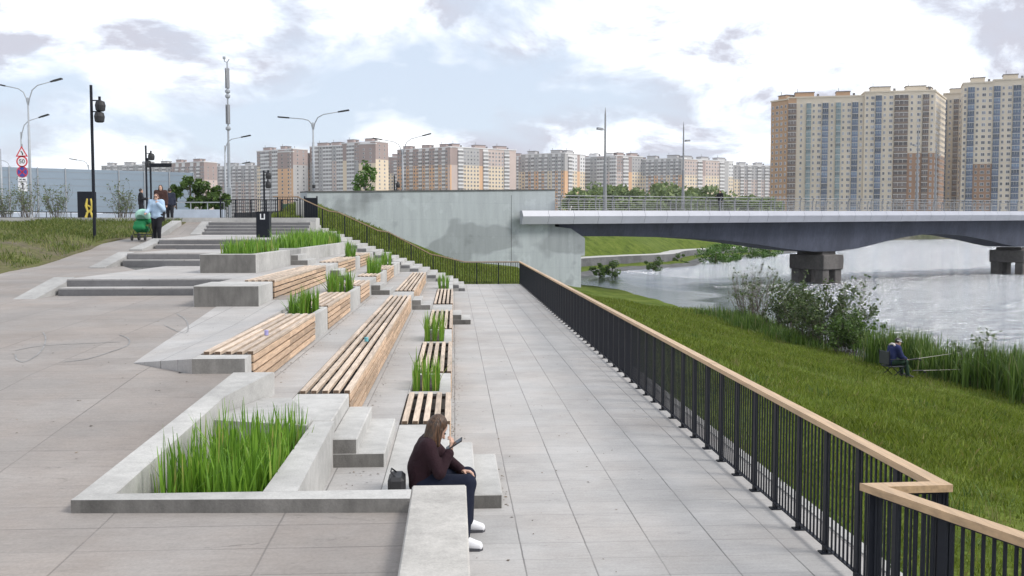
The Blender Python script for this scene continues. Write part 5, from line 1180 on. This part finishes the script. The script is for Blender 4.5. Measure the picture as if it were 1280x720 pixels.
# ================================================================== PEOPLE (implicit surfaces -> one continuous mesh per body / garment)
def v3(*a): return np.array(a, float)
def sdf_mesh(name, prims, res, mats, parent, k0=.03):
    """prims: ('c',a,b,ra,rb[,k]) tapered capsule | ('e',centre,(rx,ry,rz),rot3x3 or None[,k]) ellipsoid | ('-',...) carve"""
    lo = np.full(3, 1e9); hi = -lo
    def bb(p):
        if p[0] in ('c', '-c'): r = max(p[3], p[4]); return np.minimum(p[1], p[2]) - r, np.maximum(p[1], p[2]) + r
        r = max(p[2]); return p[1] - r, p[1] + r
    for p in prims:
        if p[0][0] == '-': continue
        a, b = bb(p); lo = np.minimum(lo, a); hi = np.maximum(hi, b)
    lo -= .03; hi += .03; n = np.ceil((hi - lo) / res).astype(int) + 1
    f = np.full(n, .5, np.float32)
    for p in prims:
        k = p[5] if len(p) > 5 and p[0][-1] == 'c' else (p[4] if len(p) > 4 and p[0][-1] == 'e' else k0)
        a, b = bb(p); m = k + 3 * res + .01
        i0 = np.maximum(0, np.floor((a - m - lo) / res).astype(int)); i1 = np.minimum(n, np.ceil((b + m - lo) / res).astype(int) + 1)
        if (i1 <= i0).any(): continue
        X, Y, Z = np.meshgrid(*[lo[d] + res * np.arange(i0[d], i1[d]) for d in range(3)], indexing='ij')
        Q = np.stack([X, Y, Z], -1)
        if p[0][-1] == 'c':
            ba = p[2] - p[1]; t = np.clip(((Q - p[1]) @ ba) / max(1e-9, ba @ ba), 0, 1); d = np.linalg.norm(Q - p[1] - t[..., None] * ba, axis=-1) - (p[3] + (p[4] - p[3]) * t)
        else:
            q = Q - p[1]; 
            if p[3] is not None: q = q @ p[3]
            r = np.array(p[2]); k_0 = np.linalg.norm(q / r, axis=-1); k_1 = np.linalg.norm(q / r ** 2, axis=-1); d = k_0 * (k_0 - 1) / np.maximum(k_1, 1e-6)
        s = tuple(slice(i0[d_], i1[d_]) for d_ in range(3)); g = f[s]
        if p[0][0] == '-': h = np.maximum(k - np.abs(g + d), 0) / k; f[s] = np.maximum(g, -d) + h * h * k / 4
        else: h = np.maximum(k - np.abs(g - d), 0) / k; f[s] = np.minimum(g, d) - h * h * k / 4
    # surface nets
    S = f < 0; c = S[:-1, :-1, :-1].astype(np.int8)
    for a in (0, 1):
        for b in (0, 1):
            for e in (0, 1):
                if a + b + e: c = c + S[a:S.shape[0] - 1 + a, b:S.shape[1] - 1 + b, e:S.shape[2] - 1 + e]
    act = (c > 0) & (c < 8); idx = np.full(act.shape, -1, np.int64); I = np.argwhere(act); idx[act] = np.arange(len(I))
    acc = np.zeros((len(I), 3)); cnt = np.zeros(len(I))
    for ax in range(3):
        o1, o2 = [d for d in range(3) if d != ax]
        for a in (0, 1):
            for b in (0, 1):
                A = I.copy(); A[:, o1] += a; A[:, o2] += b; B = A.copy(); B[:, ax] += 1
                fa = f[tuple(A.T)]; fb = f[tuple(B.T)]; m = (fa < 0) != (fb < 0); t = np.where(m, fa / np.where(m, fa - fb, 1), 0)
                P_ = A.astype(float); P_[:, ax] += t; acc[m] += P_[m]; cnt[m] += 1
    V = lo + res * (acc / np.maximum(cnt, 1)[:, None]); F = []
    for ax in range(3):
        o1, o2 = [(1, 2), (2, 0), (0, 1)][ax]
        sl0 = [slice(None)] * 3; sl1 = [slice(None)] * 3; sl0[ax] = slice(0, -1); sl1[ax] = slice(1, None)
        E = S[tuple(sl0)] != S[tuple(sl1)]; J = np.argwhere(E); J = J[(J[:, o1] > 0) & (J[:, o2] > 0) & (J[:, o1] < f.shape[o1] - 1) & (J[:, o2] < f.shape[o2] - 1)]
        def at_(d1, d2): K = J.copy(); K[:, o1] -= d1; K[:, o2] -= d2; return idx[tuple(K.T)]
        q = np.stack([at_(1, 1), at_(0, 1), at_(0, 0), at_(1, 0)], 1); ins = S[tuple(J.T)]
        q[~ins] = q[~ins][:, ::-1]; F.append(q)
    F = np.concatenate(F); F = F[(F >= 0).all(1)]
    return np_mesh(name, V, F, mats, parent, smooth=True)
def nrm(v): return v / np.linalg.norm(v)
SKIN = mat('skin', (.50, .31, .23), .55, .08, 20)
def hand(prims, w, d, n, side, curl, s=1.0):
    """palm + four unequal curled fingers + thumb from the side of the palm; d palm direction, n palm normal (curl side), side = thumb side"""
    d, n = nrm(d), nrm(n - d * (n @ nrm(d))); sd = nrm(side - d * (side @ d) - n * (side @ n))
    pl = .085 * s
    for k, o in enumerate((.030, .010, -.010, -.028)):
        prims.append(('c', w + sd * o * .6 * s, w + d * pl * (.98, 1.0, .96, .9)[k] + sd * o * s, .013 * s, .0105 * s, .012))
        p = w + d * pl * (.98, 1.0, .96, .9)[k] + sd * o * s; a = 0; L_ = (.072, .080, .073, .058)[k] * s
        for j, fr in enumerate((.45, .32, .23)):
            a += curl * (.7, .9, .6)[j] * (1 + .08 * k); e = p + (d * math.cos(a) + n * math.sin(a)) * L_ * fr; prims.append(('c', p, e, (.0092, .0084, .0076)[j] * s, (.0084, .0076, .0064)[j] * s, .004)); p = e
    p = w + d * .022 * s + sd * .026 * s; q = p + (d * .55 + sd * .75 + n * .25) * .042 * s; e = q + nrm(d * .75 + sd * .15 + n * .55) * .034 * s
    prims.append(('c', p, q, .013 * s, .0105 * s, .008)); prims.append(('c', q, e, .0100 * s, .0078 * s, .005))
def person(label, loc, rotz, J, mats, res=.008, cloth=.016, skirt=False, group=None, hat=None, hair=None, sleeves=True, shoe_s=1.0, flare=0., hres=None, topx=(), curl=(.7, .7), hems=.02):
    """J joints in local metres, +y forward, +x right, z up; mats: dict top, legs, shoes, hair"""
    root = thing('person', label, 'person', loc, rotz, group); J = {k: np.array(v, float) for k, v in J.items()}
    sx = nrm(J['shR'] - J['shL']); B = []
    pel, chest, neck, head, fd = J['pel'], J['chest'], J['neck'], J['head'], nrm(J['face'])
    mid = (pel + chest) / 2 if 'waist' not in J else J['waist']
    for sg in (-1, 1):
        B += [('c', pel + sx * sg * .07, mid + sx * sg * .055, .105, .095, .06), ('c', mid + sx * sg * .055, chest + sx * sg * .07, .095, .105, .06)]
    B += [('c', J['shL'], J['shR'], .06, .06, .05), ('c', (chest + neck) / 2, neck, .075, .055, .04), ('c', neck, head - (head - neck) * .25, .052, .05, .03)]
    # head: skull, jaw, nose, ears, eyes, mouth
    up = nrm(head - neck - fd * ((head - neck) @ fd)) ; rt = np.cross(fd, up); M = np.stack([rt, fd, up], 1)
    B += [('e', head + up * .025 - fd * .012, (.075, .092, .098), M, .02), ('e', head - up * .045 + fd * .028, (.056, .062, .068), M, .03), ('c', head - up * .005 + fd * .088, head - up * .032 + fd * .105, .009, .013, .012),
          ('e', head - up * .065 + fd * .083, (.024, .010, .008), M, .008), ('e', head - up * .09 + fd * .07, (.024, .02, .02), M, .02)]
    for sg in (-1, 1):
        B += [('e', head + rt * sg * .078 - up * .012 - fd * .01, (.012, .022, .032), M, .008), ('-e', head + rt * sg * .031 + up * .008 + fd * .098, (.016, .014, .011), M, .012)]
    T = []; Lg = []; Sh = []
    for s, sg in (('L', -1), ('R', 1)):
        sh, el, wr, hp, kn, an, to = [J[q + s] for q in ('sh', 'el', 'wr', 'hip', 'kn', 'an', 'toe')]
        B += [('c', sh, el, .052, .040, .03), ('c', el, wr, .040, .026, .02), ('c', hp, kn, .082, .054, .05), ('c', kn, an, .052, .036, .03), ('c', an, to, .036, .026, .02)]
        hd = J.get('hd' + s, wr - el); hn = J.get('hn' + s, v3(0, 1, 0)); hs = J.get('ht' + s, v3(-sg, .3, 0)); hand(B, wr + nrm(wr - el) * .012, hd, hn, hs, curl[0 if s == 'L' else 1])
        T += [('c', sh, el, .052 + cloth * 1.5, .045 + cloth, .03)]
        if sleeves: T += [('c', el, wr - nrm(wr - el) * .015, .046 + cloth, .034 + cloth, .02)]
        Lg += [('c', hp, kn, .086 + cloth, .058 + cloth * .9 + flare * .3, .05), ('c', kn, an + (kn - an) * .08, .056 + cloth * .8 + flare * .3, .044 + cloth * .6 + flare, .03)]
        u_ = nrm(to - an - v3(0, 0, (to - an)[2])); Sh += [('c', an * .6 + to * .4 * 1 + v3(0, 0, -.02) * 0, to, .044 * shoe_s, .036 * shoe_s, .02), ('c', an - u_ * .04 + v3(0, 0, -.035), to + v3(0, 0, -.008), .04 * shoe_s, .036 * shoe_s, .02), ('c', an, an + v3(0, 0, -.03), .046 * shoe_s, .046 * shoe_s, .02)]
    for sg in (-1, 1):
        T += [('c', pel + (mid - pel) * (.1 if not hems else -hems / .1 * .3) + sx * sg * .07, mid + sx * sg * .06, .108 + cloth, .1 + cloth, .06), ('c', mid + sx * sg * .06, chest + sx * sg * .072, .1 + cloth, .11 + cloth, .06)]
        Lg += [('c', pel + sx * sg * .065, mid * .3 + pel * .7 + sx * sg * .06, .108 + cloth * .5, .1 + cloth * .5, .05)]
    T += [('c', J['shL'], J['shR'], .06 + cloth, .06 + cloth, .05), ('c', (chest + neck) / 2, chest * .15 + neck * .85, .082 + cloth * .6, .066 + cloth * .4, .04)] + list(topx)
    sdf_mesh('body', B, hres or res, SKIN, root)
    sdf_mesh('top', T, res, mats['top'], root); sdf_mesh('trousers', Lg, res, mats['legs'], root); sdf_mesh('shoes', Sh, res, mats['shoes'], root)
    if hair: sdf_mesh('hair', [((p[0],) + tuple(np.array(q) if isinstance(q, (list, tuple)) and len(q) == 3 and p[0] == 'c' else q for q in p[1:])) for p in hair(head, up, fd, rt, M)], res, mats['hair'], root)
    if hat: hat(root, head, up, fd, rt, M)
    eye = MB()
    for sg in (-1, 1):
        c = head + rt * sg * .031 + up * .008 + fd * .079; eye.lathe([(.001, -.01), (.009, -.006), (.011, 0), (.009, .006), (.001, .01)], 8, tuple(c))
    eye.build('eyes', M_BLACK, root, smooth=True)
    return root
def hair_cap(extra=()):
    def f(head, up, fd, rt, M):
        H = [('e', head + up * .036 - fd * .026, (.086, .096, .098), M, .02), ('-e', head - up * .035 + fd * .075, (.062, .08, .075), M, .012)]
        fh = nrm(np.array([fd[0], fd[1], 0])); uz = v3(0, 0, 1)
        for (a, b, ra, rb) in extra: H.append(('c', head + rt * a[0] + fh * a[1] + uz * a[2], head + rt * b[0] + fh * b[1] + uz * b[2], ra, rb, .02))
        return H
    return f
def mat_hair(name, c1, c2):
    m, t, p, L = base(name); p.inputs['Roughness'].default_value = .45
    tc = N(t, 'ShaderNodeTexCoord'); mp = N(t, 'ShaderNodeMapping'); mp.inputs['Scale'].default_value = (1, 1, .12); L(tc.outputs['Object'], mp.inputs[0])
    n = N(t, 'ShaderNodeTexNoise', i_Scale=70, i_Detail=4); L(mp.outputs[0], n.inputs['Vector']); r = N(t, 'ShaderNodeValToRGB'); e = r.color_ramp.elements
    e[0].position = .35; e[1].position = .68; e[0].color = list(c1) + [1]; e[1].color = list(c2) + [1]; L(n.outputs['Fac'], r.inputs[0]); L(r.outputs[0], p.inputs['Base Color'])
    b = N(t, 'ShaderNodeBump', i_Strength=.9, i_Distance=.012); L(n.outputs['Fac'], b.inputs['Height']); L(b.outputs[0], p.inputs['Normal']); return m
def cloth(name, col, fold=.5, sc=9): return mat(name, col, .85, .14, 5, fold, bscale=sc, spec=.25)
H_BROWN = mat_hair('brown_hair', (.020, .010, .005), (.105, .050, .022)); H_DARK = mat_hair('dark_hair', (.012, .009, .008), (.04, .028, .02)); H_RED = mat_hair('reddish_hair', (.06, .02, .012), (.16, .06, .03))
# ---- seated young woman with phone
J = dict(pel=(0, -.23, .115), waist=(.0, -.235, .25), chest=(.0, -.19, .365), neck=(0, -.13, .50), head=(-.01, -.065, .592), face=(-.22, .78, -.62),
         shL=(-.15, -.16, .45), shR=(.15, -.16, .45), elL=(-.20, .03, .26), elR=(.215, -.045, .235), wrL=(-.06, .17, .19), wrR=(.12, .055, .40),
         hdL=(.3, .8, .0), hnL=(.1, .2, -1), htL=(.4, .5, .3), hdR=(-.25, .25, .85), hnR=(-.3, -.7, .2), htR=(-.9, .2, .1),
         hipL=(-.095, -.20, .10), hipR=(.095, -.20, .10), knL=(-.15, .23, .115), knR=(.15, .23, .115), anL=(-.26, .20, -.355), anR=(.31, .15, -.355), toeL=(-.27, .37, -.41), toeR=(.325, .33, -.41))
gl = person('seated young woman with long brown hair in a maroon jacket looking at her phone', W(-.10, 9.12, .455), ANG - math.pi / 2, J,
       dict(top=cloth('maroon_corduroy', (.022, .008, .012), .9, 14), legs=cloth('dark_blue_denim', (.007, .010, .024), .6), shoes=mat('white_leather', (.72, .72, .74), .5, .06), hair=H_BROWN), res=.0065, hres=.005, cloth=.014, flare=.04, shoe_s=1.05,
       hair=hair_cap([((-.055, -.03, .03), (-.08, -.09, -.16), .05, .042), ((.05, -.03, .03), (.085, -.09, -.15), .05, .042), ((0, -.05, .03), (0, -.125, -.18), .065, .05), ((.075, .015, .0), (.095, -.015, -.13), .022, .018),
           ((.085, -.09, -.13), (.095, -.195, -.36), .04, .012), ((.045, -.12, -.14), (.05, -.225, -.43), .044, .010), ((.0, -.125, -.15), (.005, -.23, -.45), .044, .012), ((-.045, -.12, -.14), (-.05, -.225, -.42), .044, .010), ((-.085, -.09, -.13), (-.09, -.155, -.26), .038, .012), ((.07, -.10, -.15), (.075, -.205, -.36), .03, .009), ((.022, -.125, -.18), (.03, -.24, -.455), .03, .008)]), topx=[('c', v3(-.08, -.21, .46), v3(.08, -.21, .46), .05, .05, .03), ('c', v3(-.05, -.13, .485), v3(.05, -.13, .485), .035, .035, .03)], hems=.04)
sl_ = MB()
for s in ('L', 'R'):
    a, t_ = np.array(J['an' + s]), np.array(J['toe' + s]); d = nrm(np.array([t_[0] - a[0], t_[1] - a[1], 0])); q = np.array([-d[1], d[0], 0])
    pl = [a - d * .092 - q * .036, a - d * .092 + q * .036, a + d * .06 + q * .05, t_ + d * .012 + q * .042, t_ + d * .044, t_ + d * .012 - q * .042, a + d * .06 - q * .05]
    sl_.prism([(p[0], p[1]) for p in pl], -.455, -.428)
gl.scale = (.93, .93, 1)
sl_.build('shoe_soles', mat('dark_sole', (.06, .06, .07), .6, .05), gl)
# phone and bag
PHM = Matrix(((.97, .2, .1, 0), (-.05, -.52, .82, 0), (-.22, .82, .55, 0), (0, 0, 0, 1)))
ph = thing('phone', 'dark phone held up in the seated woman\'s hand', 'phone', gl.matrix_world.translation if False else (0, 0, 0), 0)
Mg = Matrix.Translation(gl.location) @ Matrix.Rotation(gl.rotation_euler[2], 4, 'Z')
pp = Mg @ Vector((.10, .09, .47)); ph.location = pp; ph.rotation_euler = (0, 0, ANG - math.pi / 2)
b = MB(); b.bbox((-.042, -.005, -.09), (.042, .005, .09), .003); xform(b, PHM); b.build('phone_body', M_BLACK, ph)
b = MB(); b.box((-.037, .0065, -.083), (.037, .0058, .083)); xform(b, PHM); b.build('screen', mat('dark_screen', (.02, .025, .035), .1, .1), ph)
bg_ = thing('handbag', 'black handbag standing on the ledge behind the seated woman', 'bag', W(-.53, 8.98, .455), ANG)
b = MB(); b.bbox((-.075, -.15, 0), (.075, .15, .21), .03); b.build('bag_body', M_BLACK, bg_)
b = MB(); b.tube([(0, -.1, .20), (-.05, -.06, .25), (-.05, .06, .25), (0, .1, .20)], .008, 6); b.build('strap', M_BLACK, bg_)
# ---- angler on folding chair
fx = atY(1116, 477, 30.6); fz = bank_h(fx.x, fx.y)
ROTA = -math.pi / 2 + R(12)
J = dict(pel=(0, -.12, .12), waist=(0, -.09, .28), chest=(0, .0, .46), neck=(0, .09, .60), head=(0, .16, .70), face=(0, .95, -.3), shL=(-.18, .03, .53), shR=(.18, .03, .53), elL=(-.22, .14, .27), elR=(.23, .14, .27), wrL=(-.08, .33, .18), wrR=(.12, .34, .18), hdL=(.3, .9, -.1), hdR=(-.3, .9, -.1), hnL=(.2, .1, -1), hnR=(-.2, .1, -1),
         hipL=(-.1, -.1, .1), hipR=(.1, -.1, .1), knL=(-.13, .33, .12), knR=(.13, .33, .10), anL=(-.14, .40, -.30), anR=(.14, .42, -.32), toeL=(-.16, .56, -.36), toeR=(.16, .58, -.38))
M_CAP = mat('grey_cap', (.12, .12, .13), .8, .2)
def cap_hat(root, head, up, fd, rt, M):
    sdf_mesh('cap', [('e', head + up * .05 - fd * .012, (.088, .105, .075), M, .02), ('e', head + up * .035 + fd * .11, (.07, .07, .014), M, .02), ('-e', head - up * .06, (.2, .2, .085), M, .01)], .009, M_CAP, root)
    b = MB(); b.lathe([(.101, -.012), (.104, 0), (.101, .012)], 18); A = Matrix(((*rt, ), (*fd, ), (*up, ))).transposed().to_4x4(); xform(b, Matrix.Translation(Vector(head + up * .035 - fd * .012)) @ A); b.build('cap_stripe', M_SIGNW, root)
ang = person('angler in a dark blue jacket and striped grey cap seated at the water edge', (fx.x, fx.y, fz + .42), ROTA, J, dict(top=cloth('navy_jacket', (.018, .025, .085), .5), legs=cloth('dark_green_trousers', (.02, .045, .03), .5), shoes=M_BLACK, hair=H_DARK), res=.011, hres=.009, cloth=.03, hat=cap_hat, hair=hair_cap())
b = MB(); b.tube([(-.15, -.05, .60), (-.06, -.03, .645), (.06, -.03, .645), (.15, -.05, .60)], [.03, .035, .035, .03], 8); b.build('collar', mat('pale_collar', (.6, .55, .54), .8, .1), ang, smooth=True)
ch = thing('folding_chair', 'grey metal folding armchair under the angler', 'chair', (fx.x, fx.y, fz), ROTA)
b = MB(); b.bbox((-.26, -.27, .37), (.26, .22, .40), .01); b.build('seat', mat('dark_canvas', (.05, .055, .06), .9, .1), ch)
b = MB(); b.bbox((-.25, -.33, .45), (.25, -.30, .86), .01); b.build('backrest', MATS['dark_canvas'], ch)
for sg in (-1, 1):
    b = MB(); b.tube([(sg * .28, .26, -.02), (sg * .28, -.28, .45), (sg * .28, -.32, .9)], .014, 8); b.build('leg', M_STEEL, ch)
    b = MB(); b.tube([(sg * .28, -.27, .0), (sg * .28, .24, .42), (sg * .28, .24, .6)], .014, 8); b.build('leg', M_STEEL, ch)
    b = MB(); b.bbox((sg * .28 - .025, -.3, .6), (sg * .28 + .025, .26, .625), .008); b.build('armrest', M_STEEL, ch)
Ma = Matrix.Translation((fx.x, fx.y, fz)) @ Matrix.Rotation(ROTA, 4, 'Z')
for i, (p, q, txt) in enumerate([((.02, .45, .55), (-.9, 4.4, .75), 'upper fishing rod pointing from the angler over the water'), ((.25, .5, .25), (.2, 3.6, .22), 'lower fishing rod resting close to the grass in front of the angler')]):
    rd = thing('fishing_rod', txt, 'fishing rod', (fx.x, fx.y, fz), ROTA, 'fishing rods of the angler'); P_, Q_ = Vector(p), Vector(q)
    b = MB(); b.tube([P_, lerp(P_, Q_, .3), lerp(P_, Q_, .7) + Vector((0, 0, .01)), Q_], [.009, .007, .005, .003], 6); b.build('rod', mat('pale_rod_%d' % i, (.35, .33, .28), .4, .1), rd)
    b = MB(); b.tube([P_, lerp(P_, Q_, .12)], .02, 8); b.tube([lerp(P_, Q_, .14) - Vector((.03, 0, .05)), lerp(P_, Q_, .14) + Vector((.03, 0, -.05))], .03, 8); b.build('reel', M_BLACK, rd)
# ---- standing figures
def stand(sc=1.0, stride=.1, **kw):
    J = dict(pel=(0, 0, .95), waist=(0, .0, 1.10), chest=(0, .0, 1.27), neck=(0, .01, 1.43), head=(0, .03, 1.555), face=(0, 1, -.05), shL=(-.175, 0, 1.375), shR=(.175, 0, 1.375), elL=(-.225, -.02, 1.10), elR=(.225, -.02, 1.10), wrL=(-.23, .06, .86), wrR=(.23, .06, .86),
             hipL=(-.088, 0, .92), hipR=(.088, 0, .92), knL=(-.095, stride * .6 + .02, .50), knR=(.095, -stride * .3 + .02, .50), anL=(-.095, stride, .085), anR=(.095, -stride, .095), toeL=(-.11, stride + .16, .035), toeR=(.11, -stride + .16, .035))
    J.update(kw); return {k: tuple(np.array(v) * (sc if k[:2] not in ('hd', 'hn', 'ht') and k != 'face' else 1)) for k, v in J.items()}
def put(x, yfoot, Y): return atY(x, yfoot, Y)
p = put(196.5, 297.5, 36.6); wz = ramp_h(UV(p.x, p.y)[1])
def shades(root, head, up, fd, rt, M):
    b = MB()
    for sg in (-1, 1): c = head + rt * sg * .034 + up * .008 + fd * .094; b.bar(c - rt * .026, c + rt * .026, .04, .008, up=tuple(fd))
    c = head + up * .01 + fd * .092; b.bar(c - rt * .07, c + rt * .07, .008, .008); b.build('sunglasses', M_BLACK, root)
J = stand(1.04, .10, elL=(-.25, .05, 1.12), wrL=(-.10, .22, 1.32), hdL=(.5, -.2, .8), hnL=(.3, -.9, .1), htL=(.3, .2, .9), elR=(.25, .06, 1.10), wrR=(.28, .30, 1.0), hdR=(.1, .9, -.2), hnR=(0, .2, -1))
wm = person('woman in a loose light blue shirt and black trousers beside the green stroller', (p.x, p.y, wz), math.pi + R(4), J, dict(top=cloth('light_blue_shirt', (.36, .48, .62), .5), legs=cloth('black_trousers', (.012, .012, .016), .4), shoes=M_BLACK, hair=H_RED), res=.012, hres=.010, cloth=.035, hair=hair_cap([((-.06, -.04, .02), (-.09, -.05, -.14), .04, .03), ((.06, -.04, .02), (.09, -.05, -.14), .04, .03), ((0, -.08, .0), (0, -.1, -.14), .06, .04)]), hat=shades, hems=.12)
p2 = put(178.5, 297.5, 36.9); p2.z = ramp_h(UV(p2.x, p2.y)[1])
st = thing('stroller', 'green baby stroller with pale mint hood, pushed by the woman in light blue', 'stroller', p2, math.pi)
b = MB()
for sg in (-1, 1): b.tube([(sg * .24, .42, .12), (sg * .25, .0, .55), (sg * .25, -.42, 1.05)], .014, 6); b.tube([(sg * .27, -.35, .14), (sg * .25, .05, .55)], .014, 6)
b.tube([(-.25, -.42, 1.05), (.25, -.42, 1.05)], .018, 8); b.tube([(-.27, -.35, .14), (.27, -.35, .14)], .012, 6); b.tube([(-.24, .42, .13), (.24, .42, .13)], .012, 6); b.box((-.22, -.3, .2), (.22, .25, .24)); b.build('frame', M_BLACK, st)
M_GRN = cloth('green_fabric', (.02, .19, .07), .2); M_MINT = cloth('mint_fabric', (.36, .60, .50), .2)
sdf_mesh('seat', [('c', v3(-.15, .05, .42), v3(.15, .05, .42), .12, .12, .1), ('c', v3(-.15, -.14, .72), v3(.15, -.14, .72), .13, .13, .1), ('c', v3(-.13, .34, .48), v3(.13, .34, .48), .10, .10, .1), ('c', v3(-.13, .25, .62), v3(.13, .25, .62), .10, .10, .1)], .015, M_GRN, st)
sdf_mesh('hood', [('e', v3(0, -.05, .93), (.27, .30, .24), None), ('-e', v3(0, .28, .72), (.21, .32, .22), None), ('-e', v3(0, -.0, .62), (.6, .6, .18), None)], .015, M_MINT, st)
for (x, y, r_) in ((-.27, -.35, .14), (.27, -.35, .14), (-.24, .42, .10), (.24, .42, .10)):
    b = MB(); b.lathe([(r_ * .75, -.02), (r_, -.018), (r_, .018), (r_ * .75, .02)], 16); xform(b, Matrix.Translation((x, y, r_)) @ Matrix.Rotation(R(90), 4, 'Y')); b.build('wheel', M_BLACK, st)
def bg(label, x, yh, Y, base_, rot, sc, top, legs, hair, hres=.016, **kw):
    p = put(x, 270, Y); hd = hair; return person(label, (p.x, p.y, base_), rot, stand(sc, **kw), dict(top=top, legs=legs, shoes=M_BLACK, hair=H_DARK), res=hres, cloth=.03, hair=hd, hems=.1)
CB = cloth('black_cloth', (.016, .016, .02), .3); CN = cloth('dark_navy_cloth', (.02, .024, .04), .3); CD = cloth('dark_brown_cloth', (.05, .025, .022), .3)
longh = hair_cap([((0, -.08, 0), (0, -.12, -.35), .07, .06), ((-.06, -.03, 0), (-.09, -.03, -.3), .04, .035), ((.06, -.03, 0), (.09, -.03, -.3), .04, .035)])
def q_(x, y, Y): return atY(x, y, Y)
z0 = TOPH
bg('woman with long dark hair walking just behind the woman in light blue', 201.5, 232, 43.0, 3.02, math.pi + R(10), 1.03, CD, CB, longh, stride=.14)
bg('man in black seen from the side left of the stroller, on the upper plaza', 176.5, 243, 52, z0 - .05, R(-70), .98, CB, CB, hair_cap(), stride=.12, elR=(.24, .1, 1.12), wrR=(.2, .32, 1.15))
bg('person in dark navy walking away right of the women on the upper plaza', 212.5, 244, 50, z0 - .15, R(20), 1.0, CN, CB, hair_cap(), stride=.14)
pb = bp(19.5, 1.5); px_ = (899.0 - 640) / FPX; s_ = 0
for s in np.arange(5, 60, .05):
    q = bp(s, 1.3)
    if q.x / q.y >= px_: s_ = s; break
q = bp(s_, 1.3); person('pedestrian in black with a small pack walking along the bridge', (q.x, q.y, deck_h(s_)), BANG - math.pi / 2 + R(180), stand(1.05, .16, elR=(.25, .14, 1.12), wrR=(.15, .32, 1.22)), dict(top=CB, legs=CN, shoes=M_BLACK, hair=H_DARK), res=.016, cloth=.035, hair=hair_cap(), topx=[('e', v3(0, -.16, 1.27), (.15, .09, .2), None)])
q = atY(680, 240, 77); person('dark haired person whose head shows above the retaining wall', (q.x, q.y, 4.02), R(-60), stand(1.0, .12), dict(top=CB, legs=CN, shoes=M_BLACK, hair=H_DARK), res=.018, cloth=.03, hair=longh)
# ================================================================== AIR
b = MB(); b.box((-420, -60, -4.2), (760, 1050, 130))
hm = bpy.data.materials.new('thin_haze'); hm.use_nodes = True; t = hm.node_tree; t.nodes.clear()
pv = N(t, 'ShaderNodeVolumePrincipled'); pv.inputs['Color'].default_value = (.93, .96, 1, 1); pv.inputs['Density'].default_value = .0001; pv.inputs['Anisotropy'].default_value = .2
oo = N(t, 'ShaderNodeOutputMaterial'); t.links.new(pv.outputs[0], oo.inputs['Volume'])
b.build('haze', hm, kind='stuff')
